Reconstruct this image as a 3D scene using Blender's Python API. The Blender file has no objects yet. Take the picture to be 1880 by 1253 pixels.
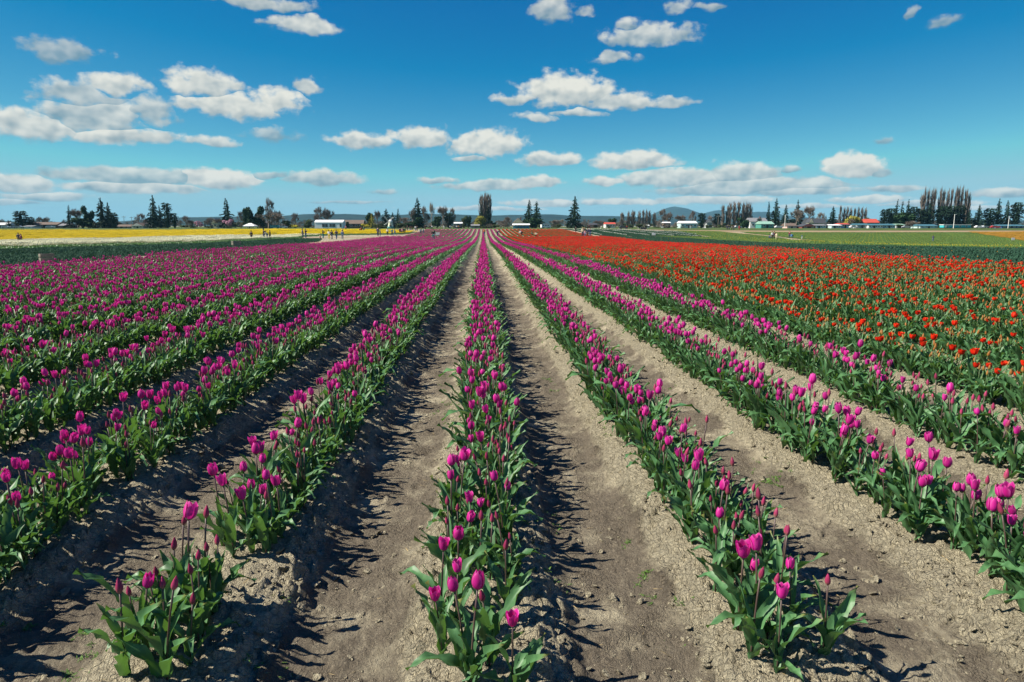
import bpy, math, random
import numpy as np
from mathutils import Vector, Matrix, Euler

sc = bpy.context.scene
COL = sc.collection
rng = np.random.default_rng(11)
R = math.radians

# ------------------------------------------------------------------ camera, sky, sun, exposure
CAM_H, FPX = 1.65, 1253.0
YAW, PITCH = math.atan(52 / 1253), math.atan((626.5 - 415) / 1253)
cam = bpy.data.cameras.new('camera')
camo = bpy.data.objects.new('camera', cam)
COL.objects.link(camo)
camo.location = (0, 0, CAM_H)
camo.rotation_euler = (math.pi / 2 - PITCH, 0, -YAW)
cam.sensor_width = 36.0
cam.lens = 36.0 * FPX / 1880
cam.clip_start = 0.05
cam.clip_end = 40000
sc.camera = camo

FWD0 = np.array([math.sin(YAW), math.cos(YAW), 0])
RIGHT = np.array([math.cos(YAW), -math.sin(YAW), 0])
FWD = FWD0 * math.cos(PITCH) - np.array([0, 0, 1]) * math.sin(PITCH)
UPV = FWD0 * math.sin(PITCH) + np.array([0, 0, 1]) * math.cos(PITCH)


def pdir(px, py):
    return FWD * FPX + RIGHT * (px - 940) + UPV * (626.5 - py)


SUN_EL, SUN_AZ = 44.0, 264.0          # azimuth clockwise from +Y: the sun stands to the left
sun = bpy.data.lights.new('sun', 'SUN')
sun.energy = 5.0
sun.angle = R(0.5)
sun.color = (1.0, 0.93, 0.80)
suno = bpy.data.objects.new('sun', sun)
COL.objects.link(suno)
sdir = Vector((math.sin(R(SUN_AZ)) * math.cos(R(SUN_EL)), math.cos(R(SUN_AZ)) * math.cos(R(SUN_EL)), math.sin(R(SUN_EL))))
suno.rotation_euler = sdir.to_track_quat('Z', 'Y').to_euler()
suno.location = (-30, 0, 40)

sc.view_settings.view_transform = 'Standard'
sc.view_settings.look = 'None'
sc.view_settings.exposure = 0.80
sc.view_settings.gamma = 1
sc.view_settings.use_curve_mapping = False
sc.cycles.max_bounces = 5
sc.cycles.diffuse_bounces = 1
sc.cycles.glossy_bounces = 2
sc.cycles.transmission_bounces = 3
sc.cycles.transparent_max_bounces = 6
sc.cycles.volume_bounces = 0
sc.cycles.caustics_reflective = False
sc.cycles.caustics_refractive = False

world = bpy.data.worlds.new('World')
sc.world = world
world.use_nodes = True


SKY_STRENGTH = 0.10
SKY_POW = (1.0, 1.28, 0.60)
SKY_MUL = (0.7753, 0.5599, 1.2784)
SKY_SUB = (0.7972, 0.0, 0.0)
SKY_MAX = (1.7931, 3.3689, 3.9122)
CLOUD_COL = ((1.30, 1.96, 2.28, 1), (2.83, 3.15, 3.15, 1), (4.67, 4.67, 4.24, 1))


def build_sky():
    nt = world.node_tree
    N, L = nt.nodes, nt.links
    bg = N['Background']
    bg.inputs[1].default_value = SKY_STRENGTH
    sky = N.new('ShaderNodeTexSky')
    sky.sky_type = 'NISHITA'
    sky.sun_disc = False
    sky.sun_elevation = R(SUN_EL)
    sky.sun_rotation = R(SUN_AZ)
    sky.air_density = 0.5
    sky.dust_density = 0.0
    sky.ozone_density = 4.0
    # grade of the sky colour, the same all round
    sep = N.new('ShaderNodeSeparateColor'); L.new(sky.outputs[0], sep.inputs[0])
    cmb = N.new('ShaderNodeCombineColor')
    for k in range(3):
        pw = N.new('ShaderNodeMath'); pw.operation = 'POWER'; pw.inputs[1].default_value = SKY_POW[k]
        sc_ = N.new('ShaderNodeMath'); sc_.operation = 'MULTIPLY'; sc_.inputs[1].default_value = SKY_MUL[k]
        L.new(sep.outputs[k], pw.inputs[0]); L.new(pw.outputs[0], sc_.inputs[0]); sb = N.new('ShaderNodeMath'); sb.operation = 'SUBTRACT'; sb.inputs[1].default_value = SKY_SUB[k]
        hi_ = N.new('ShaderNodeClamp'); hi_.inputs['Min'].default_value = 0.004; hi_.inputs['Max'].default_value = SKY_MAX[k]
        L.new(sc_.outputs[0], sb.inputs[0]); L.new(sb.outputs[0], hi_.inputs['Value']); L.new(hi_.outputs[0], cmb.inputs[k])
    skyc = cmb.outputs[0]

    def math_(op, a, b=None, c=None, clamp=False):
        n = N.new('ShaderNodeMath')
        n.operation = op
        n.use_clamp = clamp
        for k, v in enumerate((a, b, c)):
            if v is None:
                continue
            if isinstance(v, (int, float)):
                n.inputs[k].default_value = v
            else:
                L.new(v, n.inputs[k])
        return n.outputs[0]

    tc = N.new('ShaderNodeTexCoord')
    sp = N.new('ShaderNodeSeparateXYZ')
    L.new(tc.outputs['Generated'], sp.inputs[0])
    az = math_('MULTIPLY', math_('ARCTAN2', sp.outputs[0], sp.outputs[1]), 180 / math.pi)
    el = math_('MULTIPLY', math_('ARCSINE', sp.outputs[2]), 180 / math.pi)
    uv = N.new('ShaderNodeCombineXYZ')
    L.new(az, uv.inputs[0])
    L.new(el, uv.inputs[1])
    def noise(vec, scale, detail, rough, off, stretch=1.7):
        m = N.new('ShaderNodeMapping')
        L.new(vec, m.inputs[0])
        m.inputs['Location'].default_value = (off, off * .37, 0)
        m.inputs['Scale'].default_value = (scale, scale * stretch, 1)
        n = N.new('ShaderNodeTexNoise')
        n.inputs['Scale'].default_value = 1.0
        n.inputs['Detail'].default_value = detail
        n.inputs['Roughness'].default_value = rough
        L.new(m.outputs[0], n.inputs['Vector'])
        return n

    # one blob of a cloud: running maximum of ellipses; P keeps where in the winning ellipse we are (z: its greyness)
    g = bpy.data.node_groups.new('cloud_blob', 'ShaderNodeTree')
    for nm, tp, io in (('u', 'NodeSocketFloat', 'INPUT'), ('v', 'NodeSocketFloat', 'INPUT'), ('F', 'NodeSocketFloat', 'INPUT'), ('P', 'NodeSocketVector', 'INPUT'),
                       ('inv', 'NodeSocketVector', 'INPUT'), ('off', 'NodeSocketVector', 'INPUT'), ('peak', 'NodeSocketFloat', 'INPUT'), ('minus', 'NodeSocketFloat', 'INPUT'),
                       ('F', 'NodeSocketFloat', 'OUTPUT'), ('P', 'NodeSocketVector', 'OUTPUT')):
        g.interface.new_socket(nm, in_out=io, socket_type=tp)
    gi, go, gl = g.nodes.new('NodeGroupInput'), g.nodes.new('NodeGroupOutput'), g.links
    ma = g.nodes.new('ShaderNodeVectorMath'); ma.operation = 'MULTIPLY_ADD'
    cb = g.nodes.new('ShaderNodeCombineXYZ')   # F rides along (times 0) so that the blobs are evaluated one after the other
    gl.new(gi.outputs['u'], cb.inputs[0]); gl.new(gi.outputs['v'], cb.inputs[1]); gl.new(gi.outputs['F'], cb.inputs[2])
    gl.new(cb.outputs[0], ma.inputs[0]); gl.new(gi.outputs['inv'], ma.inputs[1]); gl.new(gi.outputs['off'], ma.inputs[2])
    ln = g.nodes.new('ShaderNodeVectorMath'); ln.operation = 'LENGTH'; gl.new(ma.outputs[0], ln.inputs[0])
    fm = g.nodes.new('ShaderNodeMath'); fm.operation = 'MULTIPLY_ADD'
    gl.new(ln.outputs['Value'], fm.inputs[0]); gl.new(gi.outputs['minus'], fm.inputs[1]); gl.new(gi.outputs['peak'], fm.inputs[2])
    wn = g.nodes.new('ShaderNodeMath'); wn.operation = 'GREATER_THAN'; gl.new(fm.outputs[0], wn.inputs[0]); gl.new(gi.outputs['F'], wn.inputs[1])
    mx = g.nodes.new('ShaderNodeMath'); mx.operation = 'MAXIMUM'; gl.new(fm.outputs[0], mx.inputs[0]); gl.new(gi.outputs['F'], mx.inputs[1])
    vm = g.nodes.new('ShaderNodeMix'); vm.data_type = 'VECTOR'
    gl.new(wn.outputs[0], vm.inputs[0]); gl.new(gi.outputs['P'], vm.inputs[4]); gl.new(ma.outputs[0], vm.inputs[5])
    gl.new(mx.outputs[0], go.inputs['F']); gl.new(vm.outputs[1], go.inputs['P'])

    # domain warp so that outlines are ragged
    w1 = noise(uv.outputs[0], 0.42, 2.0, 0.55, 3.1)
    wsub = N.new('ShaderNodeVectorMath'); wsub.operation = 'SUBTRACT'
    L.new(w1.outputs['Color'], wsub.inputs[0]); wsub.inputs[1].default_value = (0.5, 0.5, 0.5)
    wsc = N.new('ShaderNodeVectorMath'); wsc.operation = 'MULTIPLY'
    L.new(wsub.outputs[0], wsc.inputs[0]); wsc.inputs[1].default_value = (3.2, 1.1, 0)
    # shrink the warp near the horizon
    k = math_('MULTIPLY', math_('ADD', math_('MAXIMUM', el, 0.0), 2.0), 0.085, clamp=True)
    wk = N.new('ShaderNodeVectorMath'); wk.operation = 'SCALE'
    L.new(wsc.outputs[0], wk.inputs[0]); L.new(k, wk.inputs['Scale'])
    wuv = N.new('ShaderNodeVectorMath'); wuv.operation = 'ADD'
    L.new(uv.outputs[0], wuv.inputs[0]); L.new(wk.outputs[0], wuv.inputs[1])

    wsep = N.new('ShaderNodeSeparateXYZ'); L.new(wuv.outputs[0], wsep.inputs[0])
    # scattered fair-weather clouds go on round the sky outside the view
    n2 = noise(wuv.outputs[0], 0.16, 1.0, 0.5, 8.3)
    aside = math_('MULTIPLY', math_('SUBTRACT', math_('ABSOLUTE', math_('SUBTRACT', az, YAW * 57.3)), 46.0), 0.12, clamp=True)
    F = math_('SUBTRACT', math_('MULTIPLY', math_('MULTIPLY', math_('SUBTRACT', n2.outputs[0], 0.54), 5.0), aside), math_('MULTIPLY', math_('SUBTRACT', 1.0, aside), 3.0))
    P = None
    for (px, py, w, h, pk, gr) in CLOUDS:
        d = pdir(px, py); d = d / np.linalg.norm(d)
        a, e = math.degrees(math.atan2(d[0], d[1])), math.degrees(math.asin(d[2]))
        # size in degrees: sample the picture scale there
        d2 = pdir(px + w, py); d2 = d2 / np.linalg.norm(d2)
        d3 = pdir(px, py - h); d3 = d3 / np.linalg.norm(d3)
        sw = math.degrees(math.atan2(d2[0], d2[1])) - a
        sh = math.degrees(math.asin(d3[2])) - e
        n = N.new('ShaderNodeGroup'); n.node_tree = g
        L.new(wsep.outputs[0], n.inputs['u'])
        L.new(wsep.outputs[1], n.inputs['v'])
        L.new(F, n.inputs['F'])
        if P is None:
            n.inputs['P'].default_value = (0, 0, 0)
        else:
            L.new(P, n.inputs['P'])
        ia, ib = 1 / (sw * 1.18), 1 / (sh * 1.25)
        n.inputs['inv'].default_value = (ia, ib, 0)
        n.inputs['off'].default_value = (-a * ia, -e * ib, gr * 0.05)
        n.inputs['peak'].default_value = pk
        n.inputs['minus'].default_value = -pk
        F, P = n.outputs['F'], n.outputs['P']
    ps = N.new('ShaderNodeSeparateXYZ'); L.new(P, ps.inputs[0])
    H = ps.outputs[1]
    G = math_('MULTIPLY', ps.outputs[2], 20.0)
    F = math_('ADD', F, math_('MULTIPLY', math_('MINIMUM', H, 0.0), 0.38))   # flatter bases

    n1 = noise(uv.outputs[0], 0.80, 6.0, 0.58, 1.7, 1.35)
    # sampled a little towards the sun: the difference shows which side of a billow is lit
    lo = noise(uv.outputs[0], 0.62, 2.0, 0.55, 1.7, 1.35)
    mo = N.new('ShaderNodeVectorMath'); mo.operation = 'ADD'
    L.new(uv.outputs[0], mo.inputs[0]); mo.inputs[1].default_value = (-0.3, 0.45, 0)
    hi = noise(mo.outputs[0], 0.62, 2.0, 0.55, 1.7, 1.35)
    edge = math_('ADD', F, math_('MULTIPLY', math_('SUBTRACT', n1.outputs[0], 0.50), 1.45))
    ms = N.new('ShaderNodeMapRange'); ms.interpolation_type = 'SMOOTHSTEP'
    ms.inputs[1].default_value = 0.02; ms.inputs[2].default_value = 0.50
    L.new(edge, ms.inputs[0])
    cover = ms.outputs[0]
    lit = math_('ADD', math_('MULTIPLY_ADD', H, 0.55, 0.72), math_('MULTIPLY', math_('SUBTRACT', lo.outputs[0], hi.outputs[0]), 1.5))
    lit = math_('ADD', lit, math_('MULTIPLY', math_('SUBTRACT', n1.outputs[0], 0.5), 0.30))
    lit = math_('SUBTRACT', lit, math_('MULTIPLY', G, 0.7), clamp=True)
    ramp = N.new('ShaderNodeValToRGB')
    e = ramp.color_ramp.elements
    e[0].position, e[0].color = 0.0, CLOUD_COL[0]
    e[1].position, e[1].color = 1.0, CLOUD_COL[2]
    m = e.new(0.45); m.color = CLOUD_COL[1]
    L.new(lit, ramp.inputs[0])
    thick = math_('MULTIPLY', cover, math_('SUBTRACT', 1.0, math_('MULTIPLY', G, 0.30)))
    mix = N.new('ShaderNodeMix'); mix.data_type = 'RGBA'
    L.new(thick, mix.inputs[0]); L.new(skyc, mix.inputs[6]); L.new(ramp.outputs[0], mix.inputs[7])
    bg2 = N.new('ShaderNodeBackground'); bg2.inputs[1].default_value = SKY_STRENGTH
    L.new(mix.outputs[2], bg2.inputs[0])
    L.new(skyc, bg.inputs[0])
    # the belt of clouds reaches from the horizon to 31 degrees up, all round
    belt = math_('MULTIPLY', math_('GREATER_THAN', el, -0.5), math_('LESS_THAN', el, 31.0))
    ms2 = N.new('ShaderNodeMixShader')
    L.new(belt, ms2.inputs[0]); L.new(bg.outputs[0], ms2.inputs[1]); L.new(bg2.outputs[0], ms2.inputs[2])
    L.new(ms2.outputs[0], N['World Output'].inputs[0])


# clouds of the photograph: centre, half width, half height (picture units), density, greyness
CLOUDS = [
    (110, 98, 80, 30, .8, .75), (150, 180, 90, 36, .9, .45), (215, 160, 60, 24, 1, .1), (70, 235, 90, 30, 1, .15), (170, 215, 120, 40, 1, .35),
    (25, 228, 60, 32, 1, .1), (215, 250, 120, 20, 1, .05), (385, 262, 65, 12, .9, .3), (280, 205, 60, 36, .8, .4), (500, 252, 60, 16, .6, .8),
    (375, 158, 78, 30, 1, .1), (430, 198, 120, 28, 1.1, .05), (510, 190, 52, 30, 1, .0), (566, 160, 30, 19, 1, .2),
    (470, 8, 105, 15, 1, .35), (557, 48, 72, 18, 1, .3), (505, 40, 30, 12, .8, .4),
    (665, 260, 65, 18, 1, .1), (780, 258, 62, 24, 1, .05), (895, 268, 75, 28, 1.1, .0), (868, 292, 40, 8, .8, .3),
    (1040, 172, 90, 36, 1.2, .0), (955, 180, 55, 14, 1, .05), (1140, 188, 90, 18, 1, .2), (1235, 188, 42, 14, .9, .4), (985, 218, 45, 12, .8, .35), (1060, 208, 60, 10, .8, .3),
    (1015, 20, 42, 34, .9, .5), (1085, 24, 22, 10, .6, .6), (1190, 68, 92, 26, 1, .4), (1150, 48, 30, 14, .8, .5), (1125, 110, 46, 13, .9, .5), (1245, 14, 36, 18, .8, .6), (1303, 18, 22, 14, .8, .6), (1728, 40, 38, 14, .7, .9), (1668, 26, 12, 14, .6, .9),
    (1010, 294, 65.72, 14.56, 1.35, 0.08), (880, 338, 31.8, 8.96, 0.94, 0.3), (1165, 296, 86.92, 19.04, 1.49, 0), (1570, 308, 59.36, 28, 1.55, -0.04), (1622, 320, 25.44, 8.96, 0.94, 0.6), (1615, 261, 21.2, 7.84, 0.81, 0.83),
    (250, 325, 159, 17.92, 1.35, 0.52), (400, 330, 84.8, 20.16, 1.49, 0), (250, 345, 137.8, 13.44, 1.35, 0.22), (590, 328, 79.5, 15.68, 1.35, 0.38), (40, 340, 68.9, 20.16, 1.35, 0.22), (90, 362, 95.4, 10.08, 1.22, 0.3), (20, 372, 63.6, 6.72, 1.08, 0.45),
    (900, 342, 100.7, 11.2, 1.22, 0.34), (985, 336, 42.4, 12.32, 1.35, 0.08), (800, 332, 42.4, 7.84, 0.94, 0.45), (1110, 335, 42.4, 10.08, 1.22, 0.08), (1240, 328, 116.6, 20.16, 1.35, 0.22), (1360, 320, 79.5, 20.16, 1.35, 0.26), (1400, 342, 169.6, 17.92, 1.35, 0.34), (1300, 350, 116.6, 11.2, 1.22, 0.45), (1460, 352, 127.2, 10.08, 1.22, 0.3), (1450, 312, 23.32, 8.96, 0.81, 0.6),
    (1000, 374, 95.4, 7.84, 1.08, 0.11), (1140, 372, 106, 7.84, 1.08, 0.15), (1310, 368, 127.2, 10.08, 1.22, 0.08), (1600, 368, 84.8, 8.96, 1.22, 0.08), (1640, 348, 53, 7.84, 1.08, 0.38), (1850, 356, 74.2, 10.08, 1.22, 0.34), (1700, 374, 127.2, 6.72, 1.08, 0.22),
    (640, 372, 79.5, 3.92, 0.94, 0.68), (700, 352, 31.8, 5.6, 0.68, 0.6), (500, 322, 42.4, 7.84, 0.81, 0.52), (1490, 380, 84.8, 5.6, 0.94, 0.15), (1780, 382, 95.4, 5.6, 0.94, 0.15), (880, 384, 127.2, 5.6, 0.81, 0.15),
]
build_sky()

# ------------------------------------------------------------------ helpers
def S(a, b, x):
    t = np.clip((np.asarray(x, float) - a) / (b - a), 0, 1)
    return t * t * (3 - 2 * t)


def hash2(ix, iy, seed):
    h = (ix.astype(np.int64) * 374761393 + iy.astype(np.int64) * 668265263 + seed * 974711) & 0x7fffffff
    h = ((h ^ (h >> 13)) * 1274126177) & 0x7fffffff
    return ((h ^ (h >> 16)) & 0xffff) / 65535.0


def vnoise(x, y, seed=0):
    ix, iy = np.floor(x), np.floor(y)
    fx, fy = x - ix, y - iy
    fx, fy = fx * fx * (3 - 2 * fx), fy * fy * (3 - 2 * fy)
    a = hash2(ix, iy, seed); b = hash2(ix + 1, iy, seed)
    c = hash2(ix, iy + 1, seed); d = hash2(ix + 1, iy + 1, seed)
    return (a * (1 - fx) + b * fx) * (1 - fy) + (c * (1 - fx) + d * fx) * fy - 0.5


def fbm(x, y, octs, seed=0, rough=0.55):
    s, a = 0, 1.0
    for k in range(octs):
        s = s + a * vnoise(x * 2 ** k + 17.3 * k, y * 2 ** k - 9.1 * k, seed + k)
        a *= rough
    return s


ROW = 1.13                                   # distance between tulip rows
FIELD_Y1 = 133.0                             # far end of the first section of rows


def row_in_field(X):
    return S(-19.9, -19.3, X) * (1 - S(23.0, 23.6, X))


def terrain(X, Y):
    """smooth lie of the land: level at the camera, a shallow dip, then a gentle rise"""
    X = np.asarray(X, float); Y = np.asarray(Y, float)
    z = -0.65 * S(12, 100, Y) + 1.0 * S(138, 212, Y) - 0.2 * S(320, 460, Y)
    side = np.where(X > 0, 2.1, 1.0) * S(25, 118, np.abs(X))
    z = z - side * S(40, 110, Y) * (1 - S(190, 300, Y))
    return z


def ridge(X, Y):
    ph = X / ROW
    d = np.abs(ph - np.round(ph)) * ROW       # distance from the row's centre line
    prof = 1 - S(0.16, 0.42, d)
    fade = (1 - S(50, 85, Y)) * row_in_field(X) * S(1.3, 2.3, Y + 0.35 * vnoise(X * 1.3, X * 0 + 5, 3))
    return 0.105 * prof * fade


def ground(X, Y):
    return terrain(X, Y) + ridge(np.asarray(X, float), np.asarray(Y, float))


def gz(x, y):
    return float(ground(np.array([x]), np.array([y]))[0])


def hit(px, py):
    """point of the ground seen at a picture position"""
    d = pdir(px, py)
    d = d / d[1]
    last = None
    for Y in np.concatenate([np.arange(1.2, 40, 0.1), np.arange(40, 900, 0.5)]):
        z = CAM_H + d[2] * Y
        g = float(terrain(d[0] * Y, Y))
        if z <= g:
            return np.array([d[0] * Y, Y, g])
    return np.array([d[0] * 900, 900, 0])


def at(px, D, py=415.0):
    """point at depth D (along the rows) in the direction of a picture position"""
    d = pdir(px, py)
    d = d / d[1]
    return np.array([d[0] * D, D, CAM_H + d[2] * D])


def mesh_of(name, V, F, mats=None, mi=None, smooth=False, edge=None):
    me = bpy.data.meshes.new(name)
    me.from_pydata([tuple(map(float, v)) for v in V], [], [tuple(int(i) for i in f) for f in F])
    for m in mats or []:
        me.materials.append(m)
    if mi is not None:
        me.polygons.foreach_set('material_index', np.asarray(mi, dtype=np.int32))
    if smooth:
        me.polygons.foreach_set('use_smooth', np.ones(len(me.polygons), dtype=bool))
    if edge is not None:
        a = me.attributes.new('edge', 'FLOAT', 'POINT')
        a.data.foreach_set('value', np.asarray(edge, dtype=np.float32))
    me.update()
    return me


class MB:
    """collects shapes; build() links them as ONE mesh object"""
    def __init__(self):
        self.V, self.F, self.M, self.E = [], [], [], []
        self.n = 0

    def add(self, V, F, mi=0, edge=None):
        V = np.asarray(V, float)
        for f in F:
            self.F.append(tuple(i + self.n for i in f))
            self.M.append(mi)
        self.V.append(V)
        self.E.append(np.zeros(len(V)) if edge is None else np.asarray(edge, float))
        self.n += len(V)
        return self

    def box(self, x0, x1, y0, y1, z0, z1, mi=0):
        V = [(x, y, z) for z in (z0, z1) for y in (y0, y1) for x in (x0, x1)]
        return self.add(V, [(0, 2, 3, 1), (4, 5, 7, 6), (0, 1, 5, 4), (2, 6, 7, 3), (0, 4, 6, 2), (1, 3, 7, 5)], mi)

    def tube(self, pts, rad, n=6, mi=0, cap=True):
        pts = np.asarray(pts, float)
        rad = np.broadcast_to(np.asarray(rad, float), (len(pts),))
        V, F = [], []
        for k, p in enumerate(pts):
            t = pts[min(k + 1, len(pts) - 1)] - pts[max(k - 1, 0)]
            t = t / (np.linalg.norm(t) + 1e-9)
            a = np.cross(t, (0.31, 0.95, 0.1) if abs(t[2]) > .7 else (0, 0, 1)); a /= np.linalg.norm(a) + 1e-9
            b = np.cross(t, a)
            for j in range(n):
                w = 2 * math.pi * j / n
                V.append(p + rad[k] * (math.cos(w) * a + math.sin(w) * b))
        for k in range(len(pts) - 1):
            for j in range(n):
                F.append((k * n + j, k * n + (j + 1) % n, (k + 1) * n + (j + 1) % n, (k + 1) * n + j))
        if cap:
            F.append(tuple(range(n))[::-1])
            F.append(tuple((len(pts) - 1) * n + j for j in range(n)))
        return self.add(V, F, mi)

    def lathe(self, prof, n=10, mi=0, c=(0, 0, 0)):
        V, F = [], []
        for r, z in prof:
            for j in range(n):
                w = 2 * math.pi * j / n
                V.append((c[0] + r * math.cos(w), c[1] + r * math.sin(w), c[2] + z))
        for k in range(len(prof) - 1):
            for j in range(n):
                F.append((k * n + j, k * n + (j + 1) % n, (k + 1) * n + (j + 1) % n, (k + 1) * n + j))
        F.append(tuple(range(n))[::-1]); F.append(tuple((len(prof) - 1) * n + j for j in range(n)))
        return self.add(V, F, mi)

    def gable(self, x0, x1, y0, y1, z0, z1, along='x', mi=0):
        """triangular prism (gable roof or gable end) with its ridge along x or y"""
        if along == 'x':
            ym = (y0 + y1) / 2
            V = [(x0, y0, z0), (x1, y0, z0), (x1, y1, z0), (x0, y1, z0), (x0, ym, z1), (x1, ym, z1)]
            F = [(0, 1, 5, 4), (2, 3, 4, 5), (0, 4, 3), (1, 2, 5), (0, 3, 2, 1)]
        else:
            xm = (x0 + x1) / 2
            V = [(x0, y0, z0), (x1, y0, z0), (x1, y1, z0), (x0, y1, z0), (xm, y0, z1), (xm, y1, z1)]
            F = [(0, 4, 5, 3), (1, 2, 5, 4), (0, 1, 4), (3, 5, 2), (0, 3, 2, 1)]
        return self.add(V, F, mi)

    def mesh(self, name, mats, smooth=False, edge=False):
        V = np.concatenate(self.V) if self.V else np.zeros((0, 3))
        return mesh_of(name, V, self.F, mats, self.M, smooth, np.concatenate(self.E) if edge else None)

    def build(self, name, mats, parent=None, smooth=False, loc=None, edge=False):
        if not isinstance(mats, (list, tuple)):
            mats = [mats]
        return obj(name, self.mesh(name, mats, smooth, edge), parent, loc)


def obj(name, me, parent=None, loc=None, rot=None, scl=None):
    o = bpy.data.objects.new(name, me)
    COL.objects.link(o)
    if parent is not None:
        o.parent = parent
    if loc is not None:
        o.location = [float(v) for v in loc]
    if rot is not None:
        o.rotation_euler = rot
    if scl is not None:
        o.scale = scl
    return o


def tag(o, label=None, cat=None, group=None, kind=None):
    for k, v in (('label', label), ('category', cat), ('group', group), ('kind', kind)):
        if v is not None:
            o[k] = v
    return o


def thing(name, label, cat, loc=(0, 0, 0), rz=0.0, group=None, scl=None):
    o = obj(name, None, None, loc, (0, 0, rz), scl)
    o.empty_display_size = 0.1
    return tag(o, label, cat, group)


def copy_tree(o, parent=None):
    c = o.copy()
    COL.objects.link(c)
    c.parent = parent
    for ch in o.children:
        copy_tree(ch, c)
    return c


# ------------------------------------------------------------------ materials
MATS = {}


def mat(name, col, rough=0.7, var=0.0, scale=5.0, spec=0.3, bump=0.0, bscale=40.0, metal=0.0, col2=None, objvar=0.0):
    if name in MATS:
        return MATS[name]
    m = bpy.data.materials.new(name)
    m.use_nodes = True
    nt = m.node_tree
    b = nt.nodes['Principled BSDF']
    b.inputs['Roughness'].default_value = rough
    b.inputs['Specular IOR Level'].default_value = spec
    b.inputs['Metallic'].default_value = metal
    c = (*col, 1)
    if var or col2:
        n = nt.nodes.new('ShaderNodeTexNoise')
        n.inputs['Scale'].default_value = scale
        n.inputs['Detail'].default_value = 4
        tc = nt.nodes.new('ShaderNodeTexCoord')
        nt.links.new(tc.outputs['Object'], n.inputs['Vector'])
        r = nt.nodes.new('ShaderNodeValToRGB')
        r.color_ramp.elements[0].position = 0.32
        r.color_ramp.elements[1].position = 0.68
        c2 = col2 or tuple(v * (1 + var) for v in col)
        r.color_ramp.elements[0].color = (*(tuple(v * (1 - var) for v in col)), 1)
        r.color_ramp.elements[1].color = (*c2, 1)
        nt.links.new(n.outputs[0], r.inputs[0])
        src = r.outputs[0]
        if objvar:
            oi = nt.nodes.new('ShaderNodeObjectInfo')
            hv = nt.nodes.new('ShaderNodeHueSaturation')
            mr = nt.nodes.new('ShaderNodeMapRange')
            mr.inputs[3].default_value = 1 - objvar; mr.inputs[4].default_value = 1 + objvar
            nt.links.new(oi.outputs['Random'], mr.inputs[0])
            nt.links.new(mr.outputs[0], hv.inputs['Value'])
            nt.links.new(src, hv.inputs['Color'])
            src = hv.outputs[0]
        nt.links.new(src, b.inputs['Base Color'])
    else:
        b.inputs['Base Color'].default_value = c
    if bump:
        n2 = nt.nodes.new('ShaderNodeTexNoise'); n2.inputs['Scale'].default_value = bscale; n2.inputs['Detail'].default_value = 4
        tc2 = nt.nodes.new('ShaderNodeTexCoord'); nt.links.new(tc2.outputs['Object'], n2.inputs['Vector'])
        bp = nt.nodes.new('ShaderNodeBump'); bp.inputs['Strength'].default_value = bump; bp.inputs['Distance'].default_value = 0.05
        nt.links.new(n2.outputs[0], bp.inputs['Height']); nt.links.new(bp.outputs[0], b.inputs['Normal'])
    MATS[name] = m
    return m


def plant_mat(name, col, col2, trans=0.25, tcol=None, rough=0.42, edgecol=None, spec=0.4, scale=9.0, objvar=0.16):
    """leaf or petal: reflects and lets light through; 'edge' mixes in the margin colour the petals really have"""
    m = bpy.data.materials.new(name)
    m.use_nodes = True
    nt = m.node_tree
    L = nt.links
    b = nt.nodes['Principled BSDF']
    b.inputs['Roughness'].default_value = rough
    b.inputs['Specular IOR Level'].default_value = spec
    tc = nt.nodes.new('ShaderNodeTexCoord')
    mp = nt.nodes.new('ShaderNodeMapping'); mp.inputs['Scale'].default_value = (1, 1, 0.35)
    L.new(tc.outputs['Object'], mp.inputs[0])
    n = nt.nodes.new('ShaderNodeTexNoise'); n.inputs['Scale'].default_value = scale * 4; n.inputs['Detail'].default_value = 2
    L.new(mp.outputs[0], n.inputs['Vector'])
    mx = nt.nodes.new('ShaderNodeMix'); mx.data_type = 'RGBA'
    mr0 = nt.nodes.new('ShaderNodeMapRange'); mr0.inputs[1].default_value = .35; mr0.inputs[2].default_value = .65
    L.new(n.outputs[0], mr0.inputs[0]); L.new(mr0.outputs[0], mx.inputs[0])
    mx.inputs[6].default_value = (*col, 1); mx.inputs[7].default_value = (*col2, 1)
    src = mx.outputs[2]
    if edgecol:
        at_ = nt.nodes.new('ShaderNodeAttribute'); at_.attribute_name = 'edge'
        me_ = nt.nodes.new('ShaderNodeMix'); me_.data_type = 'RGBA'
        L.new(at_.outputs['Fac'], me_.inputs[0]); L.new(src, me_.inputs[6]); me_.inputs[7].default_value = (*edgecol, 1)
        src = me_.outputs[2]
    oi = nt.nodes.new('ShaderNodeObjectInfo')
    hv = nt.nodes.new('ShaderNodeHueSaturation')
    mr = nt.nodes.new('ShaderNodeMapRange'); mr.inputs[3].default_value = 1 - objvar; mr.inputs[4].default_value = 1 + objvar
    L.new(oi.outputs['Random'], mr.inputs[0]); L.new(mr.outputs[0], hv.inputs['Value']); L.new(src, hv.inputs['Color'])
    L.new(hv.outputs[0], b.inputs['Base Color'])
    if trans:
        t = nt.nodes.new('ShaderNodeBsdfTranslucent')
        if tcol:
            t.inputs[0].default_value = (*tcol, 1)
        else:
            L.new(hv.outputs[0], t.inputs[0])
        ms = nt.nodes.new('ShaderNodeMixShader'); ms.inputs[0].default_value = trans
        L.new(b.outputs[0], ms.inputs[1]); L.new(t.outputs[0], ms.inputs[2])
        L.new(ms.outputs[0], nt.nodes['Material Output'].inputs[0])
    MATS[name] = m
    return m


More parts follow.
